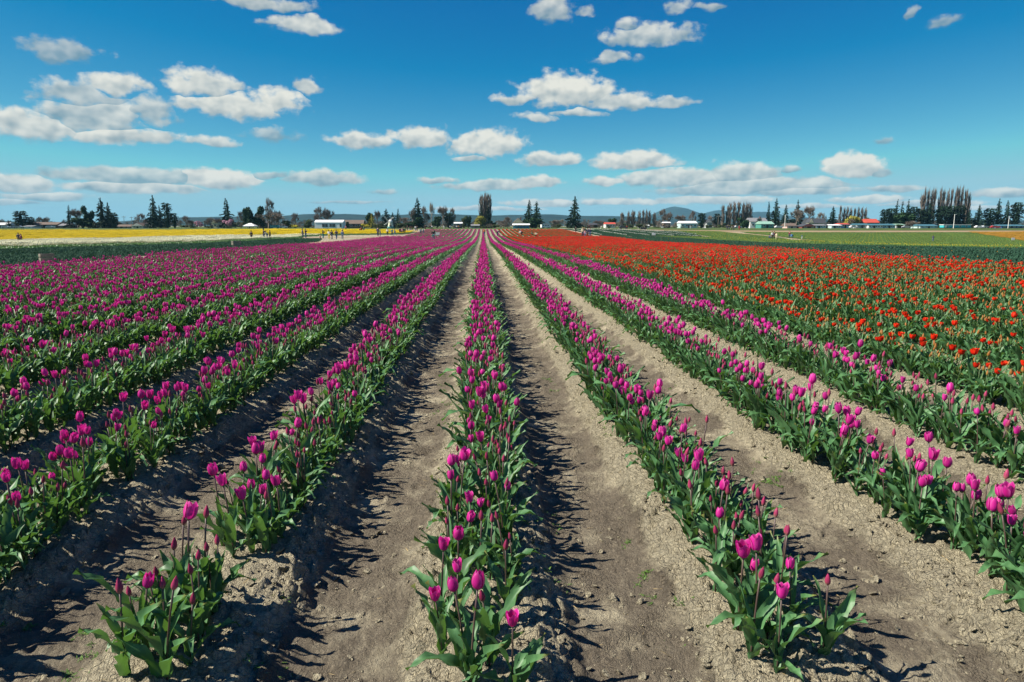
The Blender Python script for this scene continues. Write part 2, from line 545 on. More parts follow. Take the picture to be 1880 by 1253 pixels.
def soil_mat():
    m = bpy.data.materials.new('soil')
    m.use_nodes = True
    nt = m.node_tree
    N, L = nt.nodes, nt.links
    b = N['Principled BSDF']
    b.inputs['Roughness'].default_value = 0.95
    b.inputs['Specular IOR Level'].default_value = 0.12
    geo = N.new('ShaderNodeNewGeometry')

    def noise(scale, detail, rough=.6, sx=1, sy=1):
        mp = N.new('ShaderNodeMapping'); mp.inputs['Scale'].default_value = (scale * sx, scale * sy, scale)
        L.new(geo.outputs['Position'], mp.inputs[0])
        n = N.new('ShaderNodeTexNoise'); n.inputs['Scale'].default_value = 1; n.inputs['Detail'].default_value = detail; n.inputs['Roughness'].default_value = rough
        L.new(mp.outputs[0], n.inputs['Vector'])
        return n.outputs[0]

    def mr(x, a, b_, c=0.0, d=1.0):
        n = N.new('ShaderNodeMapRange'); n.interpolation_type = 'SMOOTHSTEP'
        for k, v in enumerate((a, b_, c, d)):
            n.inputs[k + 1].default_value = v
        L.new(x, n.inputs[0])
        return n.outputs[0]

    def mix(f, a, b_):
        n = N.new('ShaderNodeMix'); n.data_type = 'RGBA'
        if isinstance(f, float):
            n.inputs[0].default_value = f
        else:
            L.new(f, n.inputs[0])
        for k, v in ((6, a), (7, b_)):
            if isinstance(v, tuple):
                n.inputs[k].default_value = (*v, 1)
            else:
                L.new(v, n.inputs[k])
        return n.outputs[2]

    def mth(op, a, b_=0.0):
        n = N.new('ShaderNodeMath'); n.operation = op
        for k, v in enumerate((a, b_)):
            if isinstance(v, (int, float)):
                n.inputs[k].default_value = v
            else:
                L.new(v, n.inputs[k])
        return n.outputs[0]
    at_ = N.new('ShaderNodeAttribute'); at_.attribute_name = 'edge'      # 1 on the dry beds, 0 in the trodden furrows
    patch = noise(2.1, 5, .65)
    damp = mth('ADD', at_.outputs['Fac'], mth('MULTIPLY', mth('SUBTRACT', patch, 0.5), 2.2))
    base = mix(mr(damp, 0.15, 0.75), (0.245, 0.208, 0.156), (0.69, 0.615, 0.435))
    fine = noise(26, 6, .7)
    base = mix(mr(fine, .38, .66), mix(0.35, base, (0.12, 0.095, 0.07)), base)
    grit = noise(140, 3, .6)
    base = mix(mr(grit, .60, .74), base, (0.58, 0.50, 0.37))
    def voro(scale, feat='DISTANCE_TO_EDGE'):
        vo = N.new('ShaderNodeTexVoronoi'); vo.feature = feat; vo.inputs['Scale'].default_value = scale
        wn = N.new('ShaderNodeTexNoise'); wn.inputs['Scale'].default_value = scale * 1.3; wn.inputs['Detail'].default_value = 2
        va = N.new('ShaderNodeVectorMath'); va.operation = 'MULTIPLY_ADD'
        L.new(geo.outputs['Position'], wn.inputs['Vector'])
        L.new(wn.outputs['Color'], va.inputs[0]); va.inputs[1].default_value = (.9 / scale,) * 3; L.new(geo.outputs['Position'], va.inputs[2])
        L.new(va.outputs[0], vo.inputs['Vector'])
        return vo.outputs['Distance']
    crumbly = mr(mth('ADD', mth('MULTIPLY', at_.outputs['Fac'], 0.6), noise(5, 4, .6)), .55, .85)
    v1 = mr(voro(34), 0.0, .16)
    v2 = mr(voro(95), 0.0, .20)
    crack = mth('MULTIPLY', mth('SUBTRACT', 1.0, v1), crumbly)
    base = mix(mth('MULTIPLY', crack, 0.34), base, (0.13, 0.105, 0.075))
    L.new(base, b.inputs['Base Color'])
    h0 = mth('MULTIPLY', crumbly, mth('ADD', mth('MULTIPLY', v1, .16), mth('MULTIPLY', v2, .08)))
    h = mth('ADD', mth('MULTIPLY', noise(11, 8, .72), 1.0), mth('MULTIPLY', noise(55, 6, .75), 0.45))
    bp = N.new('ShaderNodeBump'); bp.inputs['Strength'].default_value = 1.0; bp.inputs['Distance'].default_value = 0.085
    h = mth('ADD', h, h0)
    L.new(h, bp.inputs['Height']); L.new(bp.outputs[0], b.inputs['Normal'])
    MATS['soil'] = m
    return m


M_SOIL = soil_mat()
M_LEAF = plant_mat('tulip_leaf', (0.058, 0.152, 0.060), (0.105, 0.240, 0.095), 0.24, (0.14, 0.30, 0.04), 0.45, edgecol=(0.30, 0.27, 0.07), spec=0.35)
M_STEM = plant_mat('tulip_stem', (0.075, 0.045, 0.045), (0.10, 0.07, 0.05), 0.0)
M_STEMG = plant_mat('tulip_stem_green', (0.07, 0.13, 0.05), (0.10, 0.16, 0.06), 0.0)
M_PINK = plant_mat('petal_magenta', (0.52, 0.008, 0.22), (0.66, 0.020, 0.33), 0.32, (0.80, 0.02, 0.32), 0.5, edgecol=(0.74, 0.18, 0.48), spec=0.25, objvar=0.26)
M_PBUD = plant_mat('petal_bud_wine', (0.26, 0.022, 0.075), (0.38, 0.035, 0.12), 0.15, (0.5, 0.03, 0.12), 0.5, edgecol=(0.34, 0.16, 0.12), spec=0.25, objvar=0.26)
M_RED = plant_mat('petal_scarlet', (0.62, 0.008, 0.004), (0.74, 0.020, 0.006), 0.28, (0.8, 0.03, 0.006), 0.5, edgecol=(0.80, 0.09, 0.015), spec=0.25, objvar=0.26)
M_RBUD = plant_mat('petal_bud_orange', (0.27, 0.17, 0.045), (0.42, 0.10, 0.025), 0.15, (0.6, 0.2, 0.04), 0.5, edgecol=(0.26, 0.26, 0.06), spec=0.25)
M_YEL = plant_mat('petal_yellow', (0.80, 0.57, 0.010), (0.86, 0.66, 0.015), 0.2, None, 0.6, spec=0.2)
M_CREAM = plant_mat('petal_cream', (0.80, 0.76, 0.46), (0.85, 0.82, 0.60), 0.2, None, 0.6, spec=0.2)
M_WHITE = plant_mat('petal_white', (0.80, 0.80, 0.74), (0.85, 0.85, 0.80), 0.2, None, 0.6, spec=0.2)
M_ORNG = plant_mat('petal_orange', (0.40, 0.20, 0.025), (0.48, 0.25, 0.03), 0.2, None, 0.6, spec=0.2)
M_LEAFD = plant_mat('leaf_blue_green', (0.022, 0.070, 0.042), (0.040, 0.098, 0.060), 0.15, None, 0.8, spec=0.15)
M_LEAFL = plant_mat('leaf_bright_green', (0.085, 0.175, 0.030), (0.13, 0.23, 0.045), 0.25, None, 0.55)


# ------------------------------------------------------------------ ground
def build_ground():
    # one sheet: columns fan out, rows get longer with distance, so that near clods are finest
    ys = [-30.0, -15, -8, -4, -2, -0.5, 0.3, 0.9]
    y, dy = 1.3, 0.016
    while y < 60:
        ys.append(y)
        dy = max(0.016, 0.0052 * (y + 1.0))
        y += dy
    while y < 330:
        ys.append(y); y += max(0.35, y * 0.02)
    ys += [360, 400, 450, 520, 620, 760, 950, 1300, 2000, 3500, 6000, 9500]
    ys = np.array(ys)
    us = np.concatenate([[-9, -5, -3, -2.2, -1.7, -1.4, -1.2], np.linspace(-1.05, 1.05, 820), [1.2, 1.4, 1.7, 2.2, 3, 5, 9]])
    Wy = np.maximum(ys, 0.6) * 0.92 + 1.6
    X = us[None, :] * Wy[:, None]
    X = np.clip(X, -9500, 9500) + us[None, :] * (np.abs(X) > 9500) * .5
    Y = np.repeat(ys[:, None], len(us), 1)
    base = terrain(X, Y)
    rg = ridge(X, Y)
    near = 1 - S(25, 60, Y)
    # trodden furrows are smooth, bed sides are crumbly
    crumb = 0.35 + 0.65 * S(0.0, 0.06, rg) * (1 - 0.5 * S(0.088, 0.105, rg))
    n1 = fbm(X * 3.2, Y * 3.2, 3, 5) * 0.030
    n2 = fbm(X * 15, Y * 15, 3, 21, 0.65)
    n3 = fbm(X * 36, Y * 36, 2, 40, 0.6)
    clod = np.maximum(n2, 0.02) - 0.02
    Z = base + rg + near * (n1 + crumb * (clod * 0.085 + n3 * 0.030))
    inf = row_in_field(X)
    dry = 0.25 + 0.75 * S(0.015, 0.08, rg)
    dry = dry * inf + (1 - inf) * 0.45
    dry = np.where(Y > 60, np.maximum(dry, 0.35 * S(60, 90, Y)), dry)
    ny, nx = X.shape
    V = np.stack([X, Y, Z], -1).reshape(-1, 3)
    idx = np.arange(ny * nx).reshape(ny, nx)
    F = np.stack([idx[:-1, :-1], idx[:-1, 1:], idx[1:, 1:], idx[1:, :-1]], -1).reshape(-1, 4)
    me = bpy.data.meshes.new('ground')
    me.vertices.add(len(V)); me.vertices.foreach_set('co', V.astype(np.float32).ravel())
    me.loops.add(F.size); me.loops.foreach_set('vertex_index', F.astype(np.int32).ravel())
    me.polygons.add(len(F)); me.polygons.foreach_set('loop_start', np.arange(0, F.size, 4, dtype=np.int32))
    me.polygons.foreach_set('use_smooth', np.ones(len(F), dtype=bool))
    me.update(calc_edges=True)
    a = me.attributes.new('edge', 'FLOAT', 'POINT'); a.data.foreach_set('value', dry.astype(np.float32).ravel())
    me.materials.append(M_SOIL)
    o = obj('ground', me)
    tag(o, 'bare clay soil shaped into long raised beds and trodden furrows', kind='structure')


build_ground()


def sheet(name, pts, m, label, lift=0.02, step=6.0):
    """a strip of ground laid a little above the land: pts are the two long edges, resampled to follow the terrain"""
    (a0, a1), (b0, b1) = pts
    n = max(2, int(np.linalg.norm(np.subtract(a1, a0)) / step))
    V, F = [], []
    nc = max(4, int(np.linalg.norm(np.subtract(b0, a0)) / max(step, 4)))
    for k in range(n + 1):
        t = k / n
        p = np.array(a0) * (1 - t) + np.array(a1) * t
        q = np.array(b0) * (1 - t) + np.array(b1) * t
        for j in range(nc + 1):
            r = p * (1 - j / nc) + q * j / nc
            V.append((r[0], r[1], float(terrain(r[0], r[1])) + lift))
    for k in range(n):
        for j in range(nc):
            F.append((k * (nc + 1) + j, k * (nc + 1) + j + 1, (k + 1) * (nc + 1) + j + 1, (k + 1) * (nc + 1) + j))
    o = obj(name, mesh_of(name, V, F, [m]))
    return tag(o, label, kind='structure')


M_PATH = mat('path_soil', (0.33, 0.25, 0.155), 0.95, 0.2, 0.6, 0.1)
M_TANROAD = mat('tan_gravel', (0.30, 0.22, 0.135), 0.95, 0.12, 0.3, 0.1)
sheet('gravel_road', (((-62, 246), (340, 246)), ((-62, 262), (340, 262))), M_TANROAD, 'tan gravel road crossing beyond the tulip fields', 0.05, 12)
M_GRASS = mat('meadow_grass', (0.075, 0.105, 0.030), 0.95, 0.35, 0.15, 0.1)
sheet('meadow', (((-600, 262.3), (760, 262.3)), ((-600, 1400), (760, 1400))), M_GRASS, 'flat green meadow under the houses and trees', 0.07, 20)


# ------------------------------------------------------------------ tulips
def leaf_geo(L, W, el0, bend, twist, wave, ph, nx=5, ny=9, base=(0, 0, 0), az=0.0):
    V, E = [], []
    p = np.array([0.0, 0.0, 0.0])
    kk = 2.0 + 1.3 * ((ph * 7.7) % 1)
    for j in range(ny):
        t = j / (ny - 1)
        el = el0 - bend * t ** 1.4
        tan = np.array([math.cos(el), 0, math.sin(el)])
        if j:
            p = p + tan * (L / (ny - 1))
        nrm = np.array([-math.sin(el), 0, math.cos(el)])
        tw = twist * t
        side = np.array([0, 1, 0]) * math.cos(tw) + nrm * math.sin(tw)
        nn = nrm * math.cos(tw) - np.array([0, 1, 0]) * math.sin(tw)
        w = W * 0.5 * max(0.0, math.sin(math.pi * min(1, 0.12 + 0.88 * t ** 0.8))) ** 0.8 if j < ny - 1 else 0.0008
        for i in range(nx):
            s = 2 * i / (nx - 1) - 1
            off = side * s * w + nn * (w * 0.55 * abs(s) ** 1.6 + wave * abs(s) ** 2 * math.sin(2 * math.pi * kk * t + ph * 6 + (1.7 if s > 0 else 0)))
            V.append(p + off)
    F = [(j * nx + i, j * nx + i + 1, (j + 1) * nx + i + 1, (j + 1) * nx + i) for j in range(ny - 1) for i in range(nx - 1)]
    V = np.array(V)
    c, s_ = math.cos(az), math.sin(az)
    V = np.stack([V[:, 0] * c - V[:, 1] * s_, V[:, 0] * s_ + V[:, 1] * c, V[:, 2]], -1) + np.array(base)
    return V, F


def petal_geo(a0, R_, H, half, prof, flare, nx=5, ny=7, bump=0.0, tipw=0.30):
    V, E = [], []
    for j in range(ny):
        t = j / (ny - 1)
        r = R_ * np.interp(t, [0, .12, .38, .72, 1], prof)
        if t < 0.5:
            wf = 0.62 + 0.38 * math.sin(math.pi * t)
        else:
            wf = max(tipw, math.sqrt(max(0, 1 - ((t - .5) / .53) ** 2)))
        for i in range(nx):
            s = 2 * i / (nx - 1) - 1
            a = a0 + s * half * wf
            rr = r * (1 + flare * s * s * t) + bump * math.exp(-(s * 3) ** 2) * math.sin(math.pi * t) * R_
            z = H * t * (1 - 0.10 * s * s * t ** 3)
            V.append((rr * math.cos(a), rr * math.sin(a), z))
            E.append(min(1.0, 0.85 * abs(s) ** 3 * t + 0.75 * max(0, t - .8) * 5 * (0.4 + .6 * abs(s))))
    F = [(j * nx + i, j * nx + i + 1, (j + 1) * nx + i + 1, (j + 1) * nx + i) for j in range(ny - 1) for i in range(nx - 1)]
    return np.array(V), F, np.array(E)


OPEN_P = [[.25, .72, 1.0, .96, .78], [.25, .75, 1.0, .86, .55], [.25, .72, 1.0, 1.10, 1.12]]
WIDE_P = [[.25, .75, 1.02, 1.15, 1.22], [.25, .75, 1.0, 1.05, 1.0]]
BUD_P = [.45, .85, 1.0, .62, .10]


def bloom_petals(kind, v):
    """the petals of one bloom: list of (V, F, edge), outer three then inner three"""
    out = []
    r = np.random.default_rng(100 + v + (50 if kind == 'red' else 0))
    if kind == 'red':
        prof = WIDE_P[v % 2]; R_, H = .0235 + .0035 * r.random(), .052 + .007 * r.random()
    else:
        prof = OPEN_P[v % 3]; R_, H = .0182 + .003 * r.random(), .057 + .009 * r.random()
    for ring in (0, 1):
        for k in range(3):
            a = 2 * math.pi * k / 3 + ring * math.pi / 3 + r.normal(0, .08)
            out.append(petal_geo(a, R_ * (1.0 if ring == 0 else .87) * (1 + r.normal(0, .03)), H * (1 + r.normal(0, .035)) * (1.0 if ring == 0 else .97),
                                 r.uniform(.84, .99), prof, .05 + .13 * r.random(), bump=.08, tipw=.14))
    return out


def bud_petals(v, size=1.0):
    r = np.random.default_rng(300 + v)
    out = []
    R_, H = (.0105 + .0028 * r.random()) * size * .95, (.045 + .012 * r.random()) * size
    for ring in (0, 1):
        for k in range(3):
            a = 2 * math.pi * k / 3 + ring * math.pi / 3 + r.normal(0, .06)
            V, F, E = petal_geo(a, R_ * (1.0 if ring == 0 else .9), H, 1.1, BUD_P, .0, bump=.10, tipw=.12)
            t = V[:, 2] / H
            E = np.clip(1 - t * 2.6, 0, 1) * .9
            out.append((V, F, E))
    return out


def stem_geo(h, lean, r0=.0042, r1=.0034, n=5):
    pts = [(lean * h * t ** 1.7, 0, h * t) for t in np.linspace(0, 1, 5)]
    mb = MB(); mb.tube(pts, np.linspace(r0, r1, 5), n)
    ang = math.atan(lean * 1.7)
    return mb, np.array(pts[-1]), ang


# shared meshes for tulips built part by part
LEAF_N = 10
leaf_par = []
for k in range(LEAF_N):
    r = np.random.default_rng(500 + k)
    low = k < 6
    if low:
        leaf_par.append((.21 + .10 * r.random(), .036 + .018 * r.random(), 1.42 - .38 * r.random(), (.25 + .55 * r.random()) if k < 4 else (1.1 + .9 * r.random()), r.normal(0, .6), .010 + .006 * r.random(), r.random()))
    else:
        leaf_par.append((.17 + .08 * r.random(), .022 + .010 * r.random(), 1.45 - .2 * r.random(), .15 + .5 * r.random(), r.normal(0, .5), .005, r.random()))
leaf_me = []
for k, pr in enumerate(leaf_par):
    V, F = leaf_geo(*pr)
    tt = np.repeat(np.linspace(0, 1, 9), 5)
    leaf_me.append(mesh_of('leaf', V, F, [M_LEAF], None, True, np.clip((tt - .86) * 6, 0, .8) if k % 3 == 0 else tt * 0))
stem_par = [(.30, .10), (.33, -.06), (.36, .14), (.34, .04), (.28, -.10), (.39, .07)]
stem_me, stem_top = {}, []
for k, (h, ln) in enumerate(stem_par):
    mb, top, ang = stem_geo(h, ln)
    stem_me[('pink', k)] = mb.mesh('stem', [M_STEM], True)
    stem_me[('red', k)] = mb.mesh('stem', [M_STEMG], True)
    stem_top.append((top, ang))
heart_me = {}
for kind, m in (('pink', M_PINK), ('red', M_RED)):
    mb = MB(); mb.lathe([(.004, -.001), (.010, .003), (.013, .010), (.007, .016), (.005, .030), (.002, .032)], 8)
    heart_me[kind] = mb.mesh('bloom', [M_STEMG if kind == 'pink' else M_YEL], True)
petal_me, whole_me, bud_me = {}, {}, {}
for kind, m in (('pink', M_PINK), ('red', M_RED)):
    for v in range(6):
        ps = bloom_petals(kind, v)
        petal_me[(kind, v)] = [mesh_of('petal', V, F, [m], None, True, E) for V, F, E in ps]
        mb = MB()
        for V, F, E in ps:
            mb.add(V, F, 0, E)
        whole_me[(kind, v)] = mb.mesh('bloom', [m], True, True)
for kind, m in (('pink', M_PBUD), ('red', M_RBUD)):
    for v in range(6):
        mb = MB()
        for V, F, E in bud_petals(v, 1.0 if kind == 'pink' else 1.12):
            mb.add(V, F, 0, E)
        bud_me[(kind, v)] = mb.mesh('bud', [m], True, True)

ORD = ['', 'first', 'second', 'third', 'fourth', 'fifth', 'sixth', 'seventh', 'eighth', 'ninth', 'tenth', 'eleventh', 'twelfth', 'thirteenth', 'fourteenth', 'fifteenth', 'sixteenth', 'seventeenth', 'eighteenth', 'nineteenth']
TENS = {2: 'twent', 3: 'thirt', 4: 'fort', 5: 'fift', 6: 'sixt', 7: 'sevent', 8: 'eight', 9: 'ninet'}


def ordinal(n):
    if n >= 100:
        return 'hundredth' if n == 100 else 'hundred-and-' + ordinal(n - 100)
    if n < 20:
        return ORD[n]
    t, u = divmod(n, 10)
    return TENS[t] + ('ieth' if u == 0 else 'y-' + ORD[u])


# every plant of the rows, as data: x, y, kind, state
def row_plants(i, kind, y0, y1, dens):
    n = int((y1 - y0) * dens)
    r = np.random.default_rng(7000 + i * 31 + (9 if kind == 'red' else 0))
    y = y0 + (np.arange(n) + r.random(n) * 1.6 - .3) / dens
    off = r.uniform(-1, 1, n)
    off = np.sign(off) * np.abs(off) ** 0.9 * .155
    x = i * ROW + off + .025 * np.sin(y * 1.7 + i)
    # the sunny left half of each row has opened first; blooms bunch together
    clump = fbm(y * 1.6 + i * 13.1, y * 0 + i, 2, 77) * 0.75
    if kind == 'pink':
        p = np.where(off < .02, .60, .20) + clump * .8 + .40 * S(4.5, 15, y)
    else:
        p = .30 + clump * .7 + .50 * S(9, 34, y) - .10 * S(6, 12, x) * (1 - S(10, 25, y))
    st = (r.random(n) < p).astype(int)              # 1 open, 0 bud
    # the rows peter out at their near ends
    q = r.random(n)
    keep = np.ones(n, bool)
    if i == 0:
        keep = (y > 2.75) | (q < .45)
    elif i == -1:
        keep = ((y > 3.02) | (y < 2.70)) & ((y > 3.0) | (q < .95))
    elif i == 1:
        keep = (y > 2.72) | (q < .55)
    x, y, st = x[keep], y[keep], st[keep]
    return x, y, st


PINK_ROWS = list(range(-16, 4))
RED_ROWS = list(range(4, 21))


def edge_start(i):
    """the field is cut on a slant at both sides: outer rows begin farther up"""
    x = i * ROW
    if x < -15.2:
        return 21 + (-x - 15.2) / .05
    if x > 17.3:
        return 24 + (x - 17.3) / .062
    return 0.0

ROW_NAME = {0: 'the centre row', 1: 'the first row right of centre', 2: 'the second row right of centre', 3: 'the third row right of centre',
            -1: 'the first row left of centre', -2: 'the second row left of centre', -3: 'the third row left of centre', -4: 'the fourth row left of centre',
            -5: 'the fifth row left of centre', -6: 'the sixth row left of centre'}
for k in range(4, 22):
    ROW_NAME[k] = 'the %s red row' % ('nearest' if k == 4 else ordinal(k - 3))


def row_start(i):
    x = i * ROW
    front = {0: 1.95, -1: 2.12, 1: 2.10}.get(i, 2.1)
    return max(front, abs(x) / 0.86 - 3.2, edge_start(i))


INDIV_END = 24.0
plants = {'pink': [], 'red': []}
for kind, rows in (('pink', PINK_ROWS), ('red', RED_ROWS)):
    for i in rows:
        y0 = row_start(i)
        if y0 >= INDIV_END:
            continue
        x, y, st = row_plants(i, kind, y0, INDIV_END, 31 if kind == 'pink' else 34)
        for a, b, c in zip(x, y, st):
            plants[kind].append((a, b, int(c), i))


def project(p):
    d = np.asarray(p) - np.array([0, 0, CAM_H])
    w = d @ FWD
    return 940 + FPX * (d @ RIGHT) / w, 626.5 - FPX * (d @ UPV) / w, w


scatter_left = {'pink': [], 'red': []}
indiv = {'pink': [], 'red': []}
for kind in ('pink', 'red'):
    cand = []
    for pl in plants[kind]:
        px, py, w = project((pl[0], pl[1], gz(pl[0], pl[1]) + .36)) if pl[1] < 14 else (-1e6, 0, 99)
        vis = -5 < px < 1885 and py < 1262
        cand.append((w if vis else 1e6, pl))
    cand.sort(key=lambda c: c[0])
    indiv[kind] = [c[1] for c in cand[:300] if c[0] < 1e5]
    scatter_left[kind] = [c[1] for c in cand[300:]]

# the two low plants at the very front of the centre row and the first row right get no neighbours in front
STATE_WORD = {('pink', 1): 'open magenta tulip', ('pink', 0): 'closed wine-red tulip bud', ('red', 1): 'open scarlet tulip', ('red', 0): 'closed orange-green tulip bud'}
count = {}
prng = np.random.default_rng(42)
for kind in ('pink', 'red'):
    lst = sorted(indiv[kind], key=lambda p: (p[3], p[1]))
    dist_rank = sorted(p[1] for p in indiv[kind])
    for (x, y, st, i) in lst:
        c = count[(kind, st, i)] = count.get((kind, st, i), 0) + 1
        lab = '%s %s from the near end of %s' % (ordinal(c), STATE_WORD[(kind, st)], ROW_NAME[i])
        sc_ = prng.uniform(.82, 1.12) * (0.93 if st == 0 else 1.0)
        root = thing('magenta_tulip' if kind == 'pink' else 'scarlet_tulip', lab, 'magenta tulip' if kind == 'pink' else 'red tulip', (x, y, gz(x, y) - .012), prng.uniform(0, 6.28),
                     'magenta tulips planted in rows' if kind == 'pink' else 'scarlet tulips planted in rows', (sc_, sc_, sc_))
        k = int(prng.integers(len(stem_par)))
        obj('stem', stem_me[(kind, k)], root)
        top, ang = stem_top[k]
        rot = (prng.normal(0, .06), ang + prng.normal(0, .07), 0)
        v = int(prng.integers(6))
        s = prng.uniform(.86, 1.06)
        if st:
            if kind == 'pink' and y < 3.9:
                b = obj('bloom', heart_me[kind], root, top, rot, (s, s, s))
                for me in petal_me[(kind, v)]:
                    obj('petal', me, b)
            else:
                obj('bloom', whole_me[(kind, v)], root, top, rot, (s, s, s))
        else:
            obj('bud', bud_me[(kind, v)], root, top, rot, (s, s, s))
        nl = 5
        az0 = prng.uniform(0, 6.28)
        for q in range(nl):
            lowleaf = q < 4
            kk = int(prng.integers(0, 6) if lowleaf else prng.integers(6, LEAF_N))
            ls = prng.uniform(.8, 1.15) * (1.15 if kind == 'red' else 1.0)
            obj('leaf', leaf_me[kk], root, (0, 0, .01 + .028 * q), (0, 0, az0 + q * 2.4 + prng.normal(0, .3)), (ls, ls, ls))


# prototypes for the many others
def plant_mb(mb, kind, state, r, lod=0, base=(0, 0, 0), leafscale=1.0, wide=False):
    """adds one plant; materials: 0 leaf, 1 stem, 2 petal, 3 bud"""
    az0 = r.uniform(0, 6.28)
    base = np.array(base, float)
    rot = r.uniform(0, 6.28)
    c, s_ = math.cos(rot), math.sin(rot)
    sc_ = r.uniform(.85, 1.12)

    def put(V):
        V = np.asarray(V) * sc_
        return np.stack([V[:, 0] * c - V[:, 1] * s_, V[:, 0] * s_ + V[:, 1] * c, V[:, 2]], -1) + base
    h, ln = stem_par[int(r.integers(len(stem_par)))]
    h *= 0.95 if state == 0 else 1.0
    ang = math.atan(ln * 1.7)
    top = np.array([ln * h, 0, h])
    nl = 5 if lod == 0 else 3
    for q in range(nl):
        k = int(r.integers(0, 6) if q < nl - 1 else r.integers(6, LEAF_N))
        L_, W_, el, bd, tw, wv, ph = leaf_par[k]
        nx, ny = ((3, 6) if lod == 0 else (2, 4))
        ls = leafscale * r.uniform(.85, 1.15)
        V, F = leaf_geo(L_ * ls, W_ * ls * (1.0 if lod == 0 else 1.25), el, bd, tw, wv, ph, nx, ny, (0, 0, .01 + .035 * q), az0 + q * 2.4 + r.normal(0, .3))
        mb.add(put(V), F, 0)
    if state < 0:
        return
    if lod == 0:
        m2, _, _ = stem_geo(h, ln, n=4)
        mb.add(put(np.concatenate(m2.V)), m2.F, 1)
    elif lod == 1:
        m2 = MB(); m2.tube([(0, 0, 0), top], (.005, .004), 3, cap=False)
        mb.add(put(np.concatenate(m2.V)), m2.F, 1)
    ca, sa = math.cos(ang), math.sin(ang)

    def head(V):
        V = np.asarray(V)
        return np.stack([V[:, 0] * ca + V[:, 2] * sa, V[:, 1], -V[:, 0] * sa + V[:, 2] * ca], -1) + top
    if lod == 0:
        ps = bloom_petals(kind, int(r.integers(6))) if state else bud_petals(int(r.integers(6)), 1.0 if kind == 'pink' else 1.12)
        for V, F, E in ps:
            mb.add(put(head(V)), F, 2 if state else 3, E)
    else:
        m2 = MB()
        if state:
            R_, H = (.0245, .055) if kind == 'red' else (.0205, .060)
            m2.lathe([(.008, 0), (R_ * .85, H * .2), (R_, H * .5), (R_ * (.95 if kind == 'red' else .8), H * .85), (R_ * .45, H)], 6)
        else:
            m2.lathe([(.006, 0), (.014, .018), (.010, .042), (.002, .056)], 5)
        mb.add(put(head(np.concatenate(m2.V))), m2.F, 2 if state else 3)


PROTO = bpy.data.collections.new('plant_forms')      # not linked to the scene


def proto_group(name, objs):
    c = bpy.data.collections.new(name)
    for o in objs:
        c.objects.link(o)
    return c


def proto(name, mb, mats, smooth=True, edge=True):
    return bpy.data.objects.new(name, mb.mesh(name, mats, smooth, edge))


SCAT = None


def scatter_tree():
    ng = bpy.data.node_groups.new('scatter', 'GeometryNodeTree')
    ng.interface.new_socket('Geometry', in_out='INPUT', socket_type='NodeSocketGeometry')
    ng.interface.new_socket('Forms', in_out='INPUT', socket_type='NodeSocketCollection')
    ng.interface.new_socket('Geometry', in_out='OUTPUT', socket_type='NodeSocketGeometry')
    N, L = ng.nodes, ng.links
    i, o = N.new('NodeGroupInput'), N.new('NodeGroupOutput')
    ci = N.new('GeometryNodeCollectionInfo')
    ci.inputs['Separate Children'].default_value = True
    ci.inputs['Reset Children'].default_value = True
    L.new(i.outputs['Forms'], ci.inputs['Collection'])
    ip = N.new('GeometryNodeInstanceOnPoints')
    ip.inputs['Pick Instance'].default_value = True

    def named(nm, tp):
        n = N.new('GeometryNodeInputNamedAttribute'); n.data_type = tp; n.inputs['Name'].default_value = nm
        return n.outputs[0]
    e2r = N.new('FunctionNodeEulerToRotation')
    L.new(named('rot', 'FLOAT_VECTOR'), e2r.inputs[0])
    L.new(i.outputs['Geometry'], ip.inputs['Points'])
    L.new(ci.outputs[0], ip.inputs['Instance'])
    L.new(named('idx', 'INT'), ip.inputs['Instance Index'])
    L.new(e2r.outputs[0], ip.inputs['Rotation'])
    L.new(named('scl', 'FLOAT_VECTOR'), ip.inputs['Scale'])
    L.new(ip.outputs[0], o.inputs[0])
    return ng


SCAT = scatter_tree()


def scatter(name, pts, rot, scl, idx, forms, label, cat):
    pts = np.asarray(pts, np.float32); n = len(pts)
    me = bpy.data.meshes.new(name)
    me.vertices.add(n); me.vertices.foreach_set('co', pts.ravel())
    r = np.zeros((n, 3), np.float32)
    rot = np.asarray(rot)
    if rot.ndim == 1:
        r[:, 2] = rot
    else:
        r[:] = rot
    s = np.asarray(scl, np.float32)
    if s.ndim == 1:
        s = np.repeat(s[:, None], 3, 1)
    me.attributes.new('rot', 'FLOAT_VECTOR', 'POINT').data.foreach_set('vector', r.ravel())
    me.attributes.new('scl', 'FLOAT_VECTOR', 'POINT').data.foreach_set('vector', np.ascontiguousarray(s, np.float32).ravel())
    me.attributes.new('idx', 'INT', 'POINT').data.foreach_set('value', np.asarray(idx, np.int32))
    o = obj(name, me)
    tag(o, label, cat, kind='stuff')
    md = o.modifiers.new('scatter', 'NODES')
    md.node_group = SCAT
    md['Socket_1'] = forms
    return o


MID_END = FIELD_Y1


